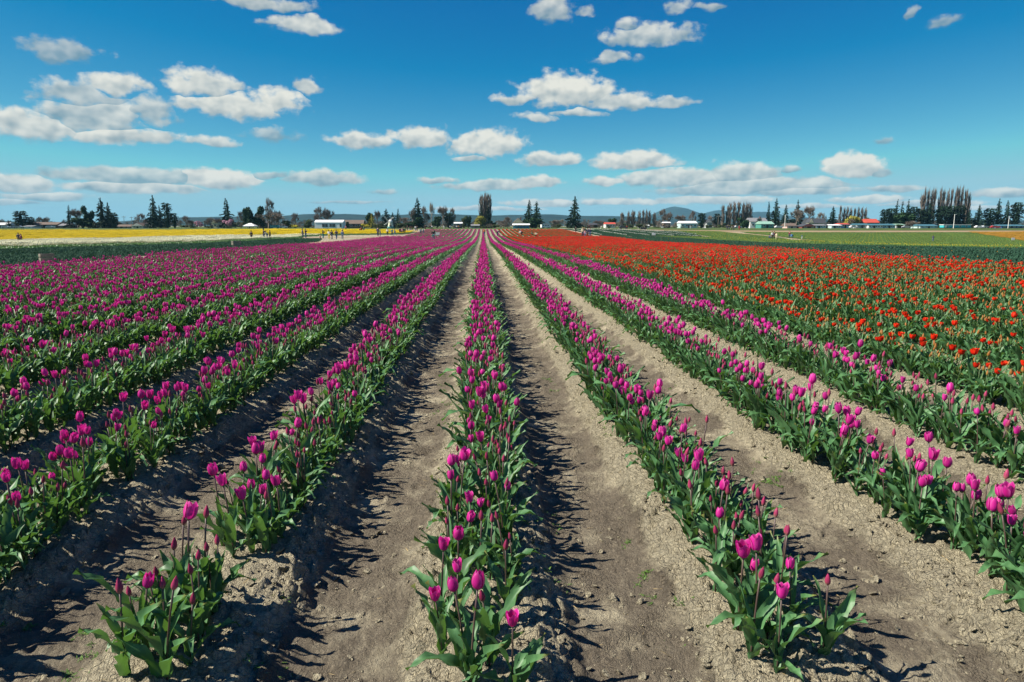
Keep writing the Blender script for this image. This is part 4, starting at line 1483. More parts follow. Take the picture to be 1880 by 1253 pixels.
TREES = [
    ('cypress', 36, 387, 25, 395, 'dark cone-shaped conifer left of the brown house at the left edge'),
    ('ragged', 15, 404, 12, 395, 'small dark conifer nearest the left edge of the tree line'),
    ('cypress', 53, 398, 17, 400, 'low dark conifer just right of the cone-shaped conifer at far left'),
    ('bare', 72, 398, 16, 430, 'small bare tree behind the left end of the long brown roof'),
    ('bare', 84, 399, 16, 432, 'small bare tree behind the middle of the long brown roof'),
    ('ragged', 124, 377, 13, 380, 'slim dark spire fir at the left side of the big dark clump'),
    ('bare', 139, 384, 34, 385, 'dense brown bare tree between the spire fir and the round pine'),
    ('evergreen', 158, 377, 20, 380, 'round-topped dark pine left of the big twin fir'),
    ('evergreen', 150, 398, 38, 372, 'broad dark evergreen mass at the foot of the round pine'),
    ('fir', 184, 363, 33, 372, 'big broad dark fir, the tallest in the left clump'),
    ('fir', 196, 372, 24, 382, 'dark fir leaning against the right of the big broad fir'),
    ('cypress', 207, 390, 17, 370, 'short dark conifer at the right end of the left clump'),
    ('bare', 258, 393, 20, 400, 'bare shrubby tree over the white gabled house at left'),
    ('fir', 279, 359, 28, 380, 'tall pointed fir right of the white gabled house'),
    ('ragged', 292, 377, 18, 392, 'thin fir tucked behind the tall pointed fir'),
    ('cypress', 305, 372, 19, 378, 'narrow round-topped conifer right of the tall pointed fir'),
    ('cypress', 319, 391, 12, 376, 'small dark conifer ending the second clump from the left'),
    ('bare', 340, 396, 22, 400, 'round bare tree left of the lone pink blossom tree'),
    ('blossom', 362, 404, 14, 395, 'small pink blossom tree standing alone'),
    ('bare', 386, 400, 18, 405, 'bare tree left of the pale gable among shrubs'),
    ('bare', 403, 402, 16, 405, 'bare tree right of the pale gable among shrubs'),
    ('fir', 416, 364, 29, 395, 'tall dark fir behind the larger pink blossom tree'),
    ('blossom', 420, 400, 21, 378, 'larger pink blossom tree in front of the tall fir'),
    ('bare', 441, 389, 14, 392, 'greyish bare tree left of the two broad evergreens'),
    ('evergreen', 455, 378, 22, 388, 'left one of two broad dark evergreens behind the white canopy'),
    ('evergreen', 471, 378, 27, 388, 'right one of two broad dark evergreens behind the white canopy'),
    ('bare', 495, 363, 22, 398, 'tall pyramid-shaped bare tree right of the broad evergreens'),
    ('bare', 492, 390, 48, 385, 'wide brown bare tree in front of the pyramid-shaped bare tree'),
    ('bare', 510, 387, 18, 400, 'bare tree at the right flank of the wide brown bare tree'),
    ('bare', 541, 392, 16, 420, 'thin bare tree midway between wide brown tree and white tent'),
    ('bush', 528, 405, 20, 400, 'dark bush left of the thin bare tree'),
    ('bush', 566, 403, 16, 405, 'dark bush just left of the long white tent'),
    ('hedge', 541, 412.5, 18, 385, 'yellow flowering bush left of the long white tent'),
    ('bare', 583, 379, 22, 425, 'left one of two bare trees above the long white tent'),
    ('bare', 601, 383, 24, 425, 'right one of two bare trees above the long white tent'),
    ('evergreen', 637, 406, 8, 395, 'small dark evergreen between white tent and brown roofed hall'),
    ('evergreen', 677, 389, 17, 420, 'dark evergreen behind the golden conifer'),
    ('yellow', 682, 392, 17, 405, 'golden green conifer left of the windmill'),
    ('hedge', 672, 411, 16, 398, 'yellow bush below the golden conifer'),
    ('bush', 700, 410.5, 30, 398, 'low olive hedge left of the windmill'),
    ('bare', 693, 387, 16, 430, 'bluish bare tree between golden conifer and windmill fir'),
    ('fir', 708, 383, 24, 420, 'dark fir directly behind the windmill'),
    ('fir', 720, 390, 18, 425, 'shorter dark fir right behind the windmill sails'),
    ('ragged', 730, 383, 13, 430, 'thin spire fir right of the windmill'),
    ('bare', 742, 400, 26, 420, 'reddish bare thicket right of the windmill'),
    ('bush', 735, 410, 24, 400, 'low dark hedge right of the windmill'),
    ('fir', 767, 363, 28, 400, 'tall dark fir with bare branches around it, left of centre'),
    ('evergreen', 763, 398, 30, 392, 'dark evergreen skirt at the foot of the tall fir left of centre'),
    ('bare', 778, 378, 18, 398, 'bare birch touching the right of the tall fir'),
    ('bare', 757, 383, 14, 398, 'bare birch touching the left of the tall fir'),
    ('pale', 791, 372, 15, 430, 'pale feathery bare tree right of the tall fir left of centre'),
    ('bare', 812, 379, 24, 440, 'wide reddish bare tree between the pale tree and the poplar clump'),
    ('bare', 830, 383, 13, 440, 'narrow bare tree left of the low white roofed stall'),
    ('evergreen', 802, 395, 21, 410, 'dark bushy evergreen below the wide reddish bare tree'),
    ('cypress', 825, 391, 19, 405, 'dark broad conifer left of the low white roofed stall'),
    ('bush', 851, 398, 15, 410, 'olive bush right of the low white roofed stall'),
    ('evergreen', 860, 395, 15, 412, 'small dark evergreen beside the olive bush'),
    ('poplar', 884, 357, 14, 450, 'left poplar of the tall grey clump at the end of the rows'),
    ('poplar', 889.5, 354, 14, 452, 'middle poplar of the tall grey clump at the end of the rows'),
    ('poplar', 895, 353, 14, 450, 'right poplar of the tall grey clump at the end of the rows'),
    ('poplar', 899, 358, 11, 452, 'rightmost thin poplar in the tall grey clump'),
    ('fir', 884, 372, 14, 440, 'dark fir at left under the grey poplar clump'),
    ('fir', 896, 374, 15, 438, 'dark fir at right under the grey poplar clump'),
    ('willow', 886, 393, 26, 430, 'olive brown bush in front of the grey poplar clump'),
    ('evergreen', 904, 405, 12, 430, 'small dark bush right of the grey poplar clump'),
    ('bare', 932, 398, 22, 425, 'round brown bare tree left of the yellow gabled house'),
    ('fir', 971, 367, 27, 410, 'left fir of the pair beside the yellow gabled house'),
    ('ragged', 985, 370, 27, 408, 'right ragged fir of the pair beside the yellow gabled house'),
    ('evergreen', 978, 398, 36, 404, 'dark evergreen skirt under the fir pair'),
    ('bare', 1017, 404, 20, 470, 'low bare tree between the fir pair and the lone fir'),
    ('pale', 1032, 403, 14, 470, 'pale round bare tree left of the lone fir'),
    ('fir', 1055, 361, 31, 400, 'lone tall dark fir standing by itself right of centre'),
    ('bare', 1098, 405, 24, 500, 'purple grey bare thicket right of the lone fir'),
    ('evergreen', 1124, 400, 18, 490, 'dark tree clump left of the poplar row'),
    ('bare', 1110, 407, 22, 495, 'low bare thicket between lone fir and poplar row'),
    ('bare', 1216, 383, 19, 455, 'yellowish round bare tree at the right end of the poplar row'),
    ('bare', 1228, 390, 18, 460, 'bare tree in front of the blue mountain'),
    ('bare', 1248, 395, 24, 465, 'spreading bare tree behind the white shed'),
    ('bare', 1272, 388, 13, 470, 'narrow bare tree left of the dark conifer by the white shed'),
    ('cypress', 1290, 391, 18, 420, 'dark conifer at the right end of the white shed'),
    ('bare', 1304, 396, 18, 460, 'bare tree between two dark conifers right of the white shed'),
    ('cypress', 1318, 392, 14, 420, 'dark conifer left of the tall bare poplar stand'),
    ('evergreen', 1367, 399, 23, 400, 'round dark evergreen in front of the tall bare poplar stand'),
    ('cypress', 1395, 400, 10, 385, 'small dark tree in front of the grey house'),
    ('fir', 1413, 370, 15, 420, 'left fir of the three beside the grey house'),
    ('fir', 1426, 363, 21, 415, 'middle and tallest fir of the three beside the grey house'),
    ('fir', 1443, 376, 21, 410, 'right fir of the three, above the lamp post'),
    ('ragged', 1466, 367, 20, 415, 'dark fir behind the red brown barn'),
    ('bare', 1464, 384, 26, 408, 'brown bare tree in front of the dark fir by the barn'),
    ('bare', 1486, 378, 24, 415, 'round grey bare tree above the red brown barn'),
    ('bare', 1508, 391, 18, 425, 'bare tree behind the cream gabled house'),
    ('fir', 1531, 379, 23, 395, 'dark fir right of the cream gabled house'),
    ('willow', 1573, 393, 29, 390, 'round yellow green willow left of the red roof'),
    ('bare', 1565, 402, 17, 372, 'dark brown bare bush in front of the willow'),
    ('bush', 1589, 399, 12, 395, 'dark green bush right of the willow'),
    ('cypress', 1625, 384, 17, 375, 'leftmost dark conifer of the long right hand screen'),
    ('cypress', 1637, 382, 18, 378, 'second dark conifer from the left in the right hand screen'),
    ('ragged', 1648, 366, 15, 380, 'tall ragged pine left in the right hand screen'),
    ('ragged', 1657, 369, 14, 384, 'middle ragged pine in the right hand screen'),
    ('ragged', 1669, 366, 16, 380, 'tall ragged pine right of the other two in the screen'),
    ('evergreen', 1657, 388, 40, 374, 'broad dark evergreen under the three ragged pines'),
    ('cypress', 1679, 379, 20, 374, 'dark conifer between the ragged pines and the tall poplars'),
    ('cypress', 1693, 383, 22, 372, 'dark conifer under the leftmost tall poplars'),
    ('fir', 1708, 370, 22, 372, 'dark fir under the left group of tall poplars'),
    ('cypress', 1730, 378, 26, 370, 'broad dark conifer below the gap in the tall poplars'),
    ('cypress', 1748, 378, 24, 372, 'dark conifer behind the turquoise trailer roof'),
    ('cypress', 1764, 377, 22, 374, 'dark conifer below the right group of tall poplars'),
    ('fir', 1781, 385, 20, 370, 'dark fir right of the turquoise trailer'),
    ('fir', 1799, 376, 27, 372, 'broad dark fir right of the tall poplars'),
    ('cypress', 1819, 382, 22, 372, 'dark conifer in the dip before the right edge'),
    ('fir', 1836, 365, 24, 372, 'tallest dark fir near the right edge'),
    ('fir', 1853, 368, 22, 374, 'second tall dark fir near the right edge'),
    ('cypress', 1870, 371, 24, 372, 'dark conifer at the right edge of the photo'),
    ('bare', 1677, 406, 24, 345, 'pale bare shrub among the houses under the dark screen'),
    ('bush', 1652, 412, 16, 345, 'dark low hedge left of the pale bare shrub'),
]
for t in TREES:
    tree(*t)
for n, (cx, top) in enumerate([(1142, 390), (1154, 388), (1162.5, 386), (1174, 387), (1181, 385), (1188, 385), (1193, 386), (1202, 390)]):
    tree('poplar', cx, top, [12, 9, 13, 10, 8, 9, 8, 10][n], 455, '%s bare poplar from the left in the row beyond the scarlet field' % ordinal(n + 1))
for n, (cx, top) in enumerate([(1327.5, 376), (1337, 377), (1341.5, 372), (1350, 371), (1358, 370), (1365, 372), (1372, 371), (1379, 373)]):
    tree('poplar', cx, top, [11, 9, 12, 13, 13, 12, 12, 12][n], 430, '%s bare poplar from the left in the dense stand by the grey house' % ordinal(n + 1))
for n, (cx, top) in enumerate([(1544, 377), (1551, 381), (1557, 379), (1563, 381), (1570, 382), (1577, 380), (1584, 380), (1590, 381)]):
    tree('poplar', cx, top, 8, 440, '%s thin bare poplar from the left behind the yellow green willow' % ordinal(n + 1))
for n, (cx, top) in enumerate([(1694, 356), (1701, 344), (1707, 345), (1713, 346), (1719, 345), (1729, 344), (1735, 346), (1742, 347), (1750, 345), (1757, 343), (1763, 341), (1768, 342), (1776, 347), (1781, 354)]):
    tree('poplar', cx, top, [12, 9, 9, 10, 9, 10, 9, 10, 9, 10, 9, 9, 12, 11][n], 385, '%s tall bare poplar from the left above the dark right hand screen' % ordinal(n + 1))


# far woods and scrub that read as one mass
def far_wood():
    r = np.random.default_rng(55)
    forms = []
    for k in range(3):
        a, b = bare_tree(r, .5, 1.0, 500, 3, .010)
        mb = MB(); mb.add(np.concatenate(a.V), a.F); mb.add(np.concatenate(b.V), b.F)
        forms.append(proto('wood_form_%d' % k, mb, [M_TWIG], False, False))
    for k in range(2):
        forms.append(proto('wood_form_%d' % (3 + k), leafy_crown(r, 350, .05, .2), [M_BUSH], False, False))
    forms.append(proto('wood_form_5', conifer_crown(r, .85, .2, .05, 14), [M_CONIFER], False, False))
    col = proto_group('wood_forms', forms)
    P, Sx, I = [], [], []
    for q in range(900):
        px = r.uniform(-250, 2150)
        D = r.uniform(560, 900)
        p = at(px, D)
        if 1560 < px < 1880 and r.random() < .5:
            continue
        k = int(r.choice(6, p=[.24, .24, .2, .12, .12, .08]))
        h = r.uniform(3.5, 7.5) * (1.25 if k == 5 else 1) * (.7 if k in (3, 4) else 1)
        P.append((p[0], D, float(terrain(p[0], D)) - .1)); w = r.uniform(2.2, 4.5) * (.6 if k == 5 else 1)
        Sx.append((w, w, h)); I.append(k)
    for q in range(260):                      # scrub between the gardens
        px = r.uniform(-150, 2050); D = r.uniform(395, 430); p = at(px, D)
        k = int(r.choice([0, 1, 3, 4])); w = r.uniform(1.2, 2.6)
        P.append((p[0], D, float(terrain(p[0], D)) - .1)); Sx.append((w, w, r.uniform(1.2, 2.8))); I.append(k)
    scatter('far_wood', P, r.uniform(0, 6.28, len(P)), Sx, I, col, 'far brown woods and scrub below the hills', 'woods')


far_wood()

# ------------------------------------------------------------------ buildings
WALLS = {}
M_GLASS = mat('window_glass', (0.03, 0.04, 0.05), 0.15, spec=0.6)
M_WHITE_P = mat('white_paint', (0.78, 0.78, 0.74), 0.6)
M_WOOD = mat('weathered_wood', (0.20, 0.18, 0.15), 0.85, 0.25, 9.0, 0.15)
M_DARK = mat('dark_grey', (0.04, 0.04, 0.045), 0.7)
M_CANVAS = mat('white_canvas', (0.82, 0.83, 0.84), 0.75)


def colmat(name, c, rough=.75):
    return mat(name, c, rough, 0.12, 1.5, 0.2)


def house(px0, px1, ytop, yeave, D, wall, roof, along, label, wins=3, door=True, name='house', cat='house', depth=8.0, chimney=False, trim=None):
    a, b = at(px0, D, ytop), at(px1, D, ytop)
    x0, x1 = 0.0, b[0] - a[0]
    xc = (a[0] + b[0]) / 2
    g = float(terrain(xc, D))
    zt, ze = a[2] - g, at(px0, D, yeave)[2] - g
    w = x1
    root = thing(name, label, cat, (xc, D, g - .05))
    MB().box(-w / 2, w / 2, 0, depth, 0, ze).build('wall', wall, root)
    o = .35
    rf = MB()
    if along == 'x':
        rf.gable(-w / 2 - o, w / 2 + o, -o, depth + o, ze - .02, zt, 'x')
    else:
        rf.gable(-w / 2 - o, w / 2 + o, -o, depth + o, ze - .02, zt, 'y')
        MB().add([(-w / 2, -.12 - o, ze), (w / 2, -.12 - o, ze), (0, -.12 - o, zt - .25), (-w / 2, -.02 - o, ze), (w / 2, -.02 - o, ze), (0, -.02 - o, zt - .25)],
                 [(0, 1, 2), (3, 5, 4), (0, 3, 4, 1), (1, 4, 5, 2), (2, 5, 3, 0)]).build('gable_panel', wall if trim is None else trim, root)
    r_ = rf.build('roof', roof, root)
    if chimney:
        MB().box(w * .18, w * .18 + .7, depth * .45, depth * .45 + .7, ze, zt + .7).build('chimney', M_BRICK, r_)
    hw = min(1.3, ze * .55)
    for k in range(wins):
        x = -w / 2 + w * (k + .5) / wins + (.3 if k == wins // 2 and door else 0)
        z = ze * .42
        ww = min(1.3, w / wins * .55)
        f = MB().box(x - ww / 2, x + ww / 2, -.06, .02, z, z + hw * .75).build('window', M_WHITE_P, root)
        MB().box(x - ww / 2 + .1, x + ww / 2 - .1, -.085, -.05, z + .1, z + hw * .75 - .1).build('pane', M_GLASS, f)
    if door:
        x = -w / 2 + w * (.5 if wins % 2 == 0 else .5 - .5 / wins)
        MB().box(x - .5, x + .5, -.07, .02, 0.05, min(2.1, ze * .85)).build('door', M_DARK, root)
    return root


M_BRICK = colmat('chimney_brick', (0.25, 0.12, 0.09))
C_BROWNROOF = colmat('brown_roof', (0.17, 0.125, 0.10)); C_GREYROOF = colmat('grey_roof', (0.22, 0.22, 0.23)); C_REDROOF = colmat('red_roof', (0.50, 0.085, 0.06))
C_DARKROOF = colmat('dark_roof', (0.06, 0.065, 0.075)); C_GREENROOF = colmat('green_roof', (0.25, 0.42, 0.34)); C_WHITEROOF = colmat('white_roof', (0.75, 0.76, 0.76)); C_TEALROOF = colmat('blue_roof', (0.06, 0.16, 0.21))
C_BROWNW = colmat('brown_wall', (0.12, 0.09, 0.07)); C_CREAM = colmat('cream_wall', (0.60, 0.54, 0.38)); C_WHITE = colmat('white_wall', (0.74, 0.74, 0.70)); C_GREY = colmat('grey_wall', (0.40, 0.42, 0.42))
C_PINK = colmat('pink_wall', (0.62, 0.42, 0.38)); C_REDW = colmat('red_brown_wall', (0.23, 0.07, 0.06)); C_TEALW = colmat('teal_wall', (0.12, 0.34, 0.33)); C_BLUEW = colmat('blue_wall', (0.13, 0.36, 0.55)); C_GREENW = colmat('green_wall', (0.07, 0.24, 0.20)); C_DBLUE = colmat('dark_blue_wall', (0.03, 0.08, 0.17))
C_LTEAL = colmat('pale_teal_wall', (0.45, 0.58, 0.58)); C_TURQ = colmat('turquoise_wall', (0.05, 0.42, 0.47))

house(58, 104, 408, 412.5, 400, C_BROWNW, C_BROWNROOF, 'x', 'long low house with a brown roof near the left edge', 4)
house(107, 126, 410.5, 414.5, 395, C_BROWNW, C_GREYROOF, 'x', 'low grey roofed shed just right of the long brown house', 2)
house(42, 58, 414, 416, 385, C_WHITE, C_GREYROOF, 'x', 'small white garage left of the long brown house', 2, False)
house(-14, 11, 409, 413, 400, C_GREY, C_WHITEROOF, 'x', 'pale roofed house cut by the left edge of the photo', 2)
house(213, 240, 412.5, 416, 398, C_BROWNW, C_BROWNROOF, 'x', 'low brown house left of the white gabled house', 3)
house(241, 262, 409, 415, 392, C_WHITE, C_BROWNROOF, 'y', 'white gabled house under the bare shrubby tree at left', 2)
house(262, 275, 411, 416, 395, C_WHITE, C_GREYROOF, 'y', 'small white gabled annex beside the white house at left', 1, False)
house(388, 398, 401, 409, 420, C_CREAM, C_GREYROOF, 'y', 'narrow house with a tall pale gable among bare shrubs', 1)
house(475, 489, 405, 410, 395, C_BROWNW, C_DARKROOF, 'x', 'dark house half hidden by the wide brown bare tree', 2)
house(631, 666, 404, 411, 410, C_BROWNW, C_BROWNROOF, 'x', 'hall with a broad brown roof right of the long white tent', 4, name='hall', cat='hall')
house(834, 848, 408, 410.5, 400, C_DARKROOF, C_WHITEROOF, 'x', 'low dark stall with a white roof left of the poplar clump', 2, False, 'stall', 'stall', 4)
house(862, 880, 412, 414.5, 420, C_GREY, C_GREYROOF, 'x', 'low grey shed behind the end of the centre row', 2, False, 'shed', 'shed')
house(942, 962, 400.5, 410, 420, C_CREAM, C_BROWNROOF, 'y', 'pale yellow gabled house with a brown roof beside the fir pair', 2, chimney=True)
house(1083, 1096, 410, 413, 480, C_REDW, C_DARKROOF, 'x', 'dark red shed right of the lone fir', 2, False, 'shed', 'shed')
house(1112, 1130, 408.5, 411.5, 480, C_WHITE, C_REDROOF, 'x', 'white house with a pinkish red roof left of the poplar row', 3)
house(1173, 1192, 413, 414.5, 440, C_WHITE, C_WHITEROOF, 'x', 'long low white greenhouse in front of the poplar row', 4, False, 'greenhouse', 'greenhouse', 5)
house(1219, 1231, 407.5, 409.5, 430, C_BROWNW, C_WHITEROOF, 'x', 'small dark barn with a white roof left of the white shed', 1, True, 'barn', 'barn', 5)
house(1250, 1280, 406, 410, 420, C_LTEAL, C_WHITEROOF, 'x', 'long white roofed shed with pale walls', 4, True, 'shed', 'shed')
house(1298, 1308, 403, 409, 440, C_GREY, C_DARKROOF, 'y', 'dark gabled house between two dark conifers', 1)
house(1378, 1409, 400, 407, 395, C_WHITE, C_GREYROOF, 'x', 'white house with a grey roof left of the three firs', 3, chimney=True)
house(1398, 1421, 406.5, 411.5, 375, C_GREENW, C_GREENROOF, 'x', 'teal green shed with a pale green roof', 2, True, 'shed', 'shed')
house(1446, 1463, 410, 415, 372, C_PINK, C_BROWNROOF, 'x', 'small pink house with a brown roof right of the lamp post', 2)
house(1473, 1498, 410.5, 416, 368, C_REDW, C_DARKROOF, 'y', 'red brown barn with white window frames', 2, True, 'barn', 'barn', trim=C_REDW)
house(1485, 1517, 401, 410, 392, C_CREAM, C_DARKROOF, 'x', 'tall cream house with a dark roof behind the red brown barn', 3)
house(1486, 1494, 401.5, 409, 388, C_CREAM, C_DARKROOF, 'y', 'cream gable standing in front of the tall dark roof', 1, False, depth=4)
house(1498, 1517, 412, 414, 370, C_LTEAL, C_GREYROOF, 'x', 'pale teal cabin just right of the red brown barn', 3, True, 'cabin', 'cabin')
house(1518, 1527, 411, 413, 372, C_DBLUE, C_DARKROOF, 'x', 'small dark blue cabin between two pale ones', 1, True, 'cabin', 'cabin')
house(1527, 1545, 412, 414, 368, C_LTEAL, C_WHITEROOF, 'x', 'long pale blue cabin left of the bright blue one', 3, True, 'cabin', 'cabin')
house(1545, 1560, 410, 412, 369, C_BLUEW, C_REDROOF, 'x', 'bright blue cabin with a red roof', 2, True, 'cabin', 'cabin')
house(1593, 1615, 402, 409, 385, C_BROWNW, C_REDROOF, 'x', 'barn with a bright red roof below the dark conifers', 2, True, 'barn', 'barn')
house(1574, 1594, 410.5, 413, 362, C_GREY, C_TEALROOF, 'x', 'leftmost of three low houses with blue grey roofs', 4)
house(1595, 1622, 411, 413.5, 360, C_WHITE, C_TEALROOF, 'x', 'middle one of three low houses with blue grey roofs', 5)
house(1623, 1644, 411, 413.5, 361, C_LTEAL, C_TEALROOF, 'x', 'rightmost of three low houses with blue grey roofs', 4)
house(1646, 1662, 411, 413, 366, C_GREY, C_GREENROOF, 'x', 'low cabin with a pale green roof behind the hedge', 2, True, 'cabin', 'cabin')
house(1690, 1722, 412, 415, 345, C_LTEAL, C_TEALROOF, 'x', 'low blue roofed house left of the turquoise trailer', 4)
house(1840, 1884, 412.5, 415, 342, C_DBLUE, C_TEALROOF, 'x', 'dark blue house cut by the right edge of the photo', 5)


def tent():
    D = 385
    a, b = at(577, D, 404), at(629, D, 404)
    xc = (a[0] + b[0]) / 2; g = float(terrain(xc, D)); w = b[0] - a[0]
    zt, ze = a[2] - g, at(577, D, 408.5)[2] - g
    root = thing('marquee', 'long white marquee tent with dark windows by the yellow field', 'tent', (xc, D, g))
    MB().box(-w / 2, w / 2, 0, 8, 0, ze).build('wall', M_CANVAS, root)
    MB().gable(-w / 2 - .1, w / 2 + .1, -.15, 8.15, ze, zt, 'x').build('roof', M_CANVAS, root)
    for x0, x1 in ((-3.6, -2.1), (-1.9, -.5), (.4, 1.7), (1.9, 3.6), (6.0, 7.0)):
        MB().box(x0, x1, -.08, .02, .7, 2.5).build('window', M_GLASS, root)
    D = 380
    a, b = at(445, D, 410), at(467, D, 410)
    xc = (a[0] + b[0]) / 2; g = float(terrain(xc, D)); w = b[0] - a[0]
    zt, ze = a[2] - g, at(445, D, 415)[2] - g
    root = thing('canopy_tent', 'white pyramid canopy tent on poles in front of the broad evergreens', 'tent', (xc, D, g))
    MB().add([(-w / 2, 0, ze), (w / 2, 0, ze), (w / 2, 6, ze), (-w / 2, 6, ze), (-.6, 3, zt), (.6, 3, zt)], [(0, 1, 5, 4), (1, 2, 5), (2, 3, 4, 5), (3, 0, 4), (3, 2, 1, 0)]).build('roof', M_CANVAS, root)
    MB().box(-w / 2, w / 2, 0, 6, ze - .35, ze - .01).build('valance', M_CANVAS, root)
    for x in (-w / 2 + .1, 0, w / 2 - .1):
        for y in (.1, 5.9):
            MB().tube([(x, y, 0), (x, y, ze - .3)], .07, 5).build('pole', M_WHITE_P, root)
    a = at(957, 330, 412)
    g = float(terrain(a[0], 330))
    root = thing('stall_tent', 'low white and blue market awning under the fir pair', 'tent', (a[0], 330, g))
    MB().gable(-4.2, 4.2, 0, 3, 1.7, 2.35, 'x').build('roof', M_CANVAS, root)
    for x in (-4, -1.4, 1.4, 4):
        MB().tube([(x, .1, 0), (x, .1, 1.72)], .06, 5).build('pole', M_DARK, root)
    MB().box(-3.9, 3.9, 2.5, 2.7, 0, 1.3).build('back_panel', C_BLUEW, root)


tent()


def windmill():
    D = 395
    a = at(717, D, 403.5); g = float(terrain(a[0], D)); H = a[2] - g
    root = thing('windmill', 'small cream windmill with four slender sails', 'windmill', (a[0], D, g))
    M_MILL = colmat('mill_wall', (0.62, 0.64, 0.50))
    mb = MB(); mb.lathe([(1.75, 0), (1.5, H * .35), (1.15, H * .68), (1.05, H * .74)], 8); mb.build('tower', M_MILL, root)
    mb = MB(); mb.lathe([(1.9, 0), (1.9, .9), (1.75, 1.0)], 8); mb.build('base', C_TEALW, root)
    mb = MB(); mb.lathe([(1.2, H * .74), (1.15, H * .84), (.8, H * .95), (.15, H)], 10); mb.build('cap', M_CANVAS, root)
    MB().box(-.45, .45, -1.82, -1.5, .1, 1.9).build('door', M_DARK, root)
    f = MB().box(-.3, .3, -1.42, -1.15, H * .45, H * .55).build('window', M_GLASS, root)
    hub = MB(); hub.tube([(-.8, -.9, H * .80), (-.8, -1.9, H * .80)], .14, 6); hub = hub.build('hub', M_DARK, root)
    for k in range(4):
        w = math.radians(38 + 90 * k)
        u = np.array([math.cos(w), 0, math.sin(w)]); v = np.array([-math.sin(w), 0, math.cos(w)])
        c = np.array([-.8, -1.75, H * .80])
        mb = MB(); mb.tube([c, c + u * 3.5], .07, 4)
        for q in range(9):
            p = c + u * (.9 + .3 * q); mb.tube([p, p + v * .55], .035, 3)
        mb.tube([c + u * .9 + v * .55, c + u * 3.3 + v * .55], .04, 3)
        mb.build('sail', M_WHITE_P, hub)


windmill()


def vehicle(px, D, col, label, L_=4.3, Hh=1.45, kind='car', name='parked_car'):
    p = at(px, D); g = float(terrain(p[0], D))
    root = thing(name, label, kind, (p[0], D, g), float(prng.normal(0, .15)))
    if kind == 'car':
        prof = [(-.5, .35), (.5, .35), (.5, .62), (.46, .66), (.22, .70), (.10, 1.0), (-.30, 1.0), (-.44, .70), (-.5, .62)]
        W = 1.7
    else:
        prof = [(-.5, .22), (.5, .22), (.5, .55), (.47, .92), (.44, 1.0), (-.5, 1.0)]
        W = 2.0
    P = [(a * L_, b * Hh) for a, b in prof]
    n = len(P)
    V = [(x, 0, z) for x, z in P] + [(x, W, z) for x, z in P]
    MB().add(V, [tuple(range(n)), tuple(range(2 * n - 1, n - 1, -1))] + [(k, k + n, (k + 1) % n + n, (k + 1) % n) for k in range(n)]).build('body', col, root)
    if kind == 'car':
        MB().add([(-.38 * L_, -.02, .72 * Hh), (.17 * L_, -.02, .72 * Hh), (.09 * L_, -.02, .95 * Hh), (-.29 * L_, -.02, .95 * Hh)], [(0, 1, 2, 3)]).build('side_window', M_GLASS, root)
    else:
        for k in range(3):
            MB().box((-.40 + .26 * k) * L_, (-.22 + .26 * k) * L_, -.03, .0, .62 * Hh, .85 * Hh).build('side_window', M_GLASS, root)
    for x in (-.3 * L_, .3 * L_):
        for y in (-.04, W - .16):
            mb = MB(); mb.tube([(x, y, .32), (x, y + .2, .32)], .32, 10); mb.build('wheel', M_DARK, root)
    return root


C_CAR = {k: mat('car_paint_' + k, c, .35, spec=.5) for k, c in dict(white=(.75, .75, .75), black=(.03, .03, .035), red=(.4, .03, .02), silver=(.45, .46, .48), teal=(.05, .25, .28), blue=(.05, .1, .3)).items()}
vehicle(10, 372, C_CAR['white'], 'white car parked at the left edge below the tree line')
vehicle(33, 375, C_CAR['silver'], 'silver car parked left of the white garage', 6)
vehicle(91, 378, C_CAR['white'], 'small white car in front of the long brown house')
vehicle(504, 372, C_CAR['teal'], 'teal utility cart right of the dark house', 4.6, 1.8, 'van', 'utility_cart')
vehicle(520, 374, C_CAR['white'], 'white car right of the teal utility cart')
vehicle(1003, 350, C_CAR['white'], 'white van right of the fir pair', 5.0, 2.0, 'van', 'parked_van')
vehicle(1145, 262, C_CAR['black'], 'small dark car on the tan road beside a person in red', 3.2, 1.5)
vehicle(1182, 262, C_CAR['black'], 'low dark cart on the tan road under the poplar row', 2.2, .9, 'van', 'utility_cart')
vehicle(1356, 380, C_CAR['white'], 'white car in front of the round dark evergreen')
vehicle(1431, 368, C_CAR['white'], 'white car right of the teal green shed')
vehicle(1569, 358, C_CAR['white'], 'white car below the yellow green willow')
vehicle(1666, 345, C_CAR['silver'], 'silver car beside the pale bare shrub')
vehicle(1800, 342, C_CAR['white'], 'white car right of the turquoise trailer')
vehicle(1811, 343, C_CAR['silver'], 'silver car farther right of the turquoise trailer')
vehicle(1829, 342, C_CAR['red'], 'dark red car left of the dark blue house')


def trailer():
    D = 340
    a, b = at(1733, D, 412.6), at(1783, D, 412.6)
    xc = (a[0] + b[0]) / 2; g = float(terrain(xc, D)); w = b[0] - a[0]; h = a[2] - g
    root = thing('trailer_home', 'long turquoise trailer home with a white roof', 'trailer', (xc, D, g))
    MB().box(-w / 2, w / 2, 0, 3.2, .45, h * .86).build('body', C_TURQ, root)
    MB().box(-w / 2 - .2, w / 2 + .2, -.2, 3.4, h * .86, h).build('roof', C_WHITEROOF, root)
    MB().box(-w / 2 + .3, w / 2 - .3, .15, 3.0, 0, .45).build('skirting', M_DARK, root)
    for k in range(4):
        x = -w / 2 + w * (k + .6) / 4.3
        f = MB().box(x - .55, x + .55, -.06, .02, h * .42, h * .72).build('window', M_WHITE_P, root)
        MB().box(x - .45, x + .45, -.085, -.05, h * .45, h * .69).build('pane', M_GLASS, f)
    MB().box(-w / 2 + .7, -w / 2 + 1.6, -.07, .02, .5, h * .8).build('door', M_WHITE_P, root)


trailer()


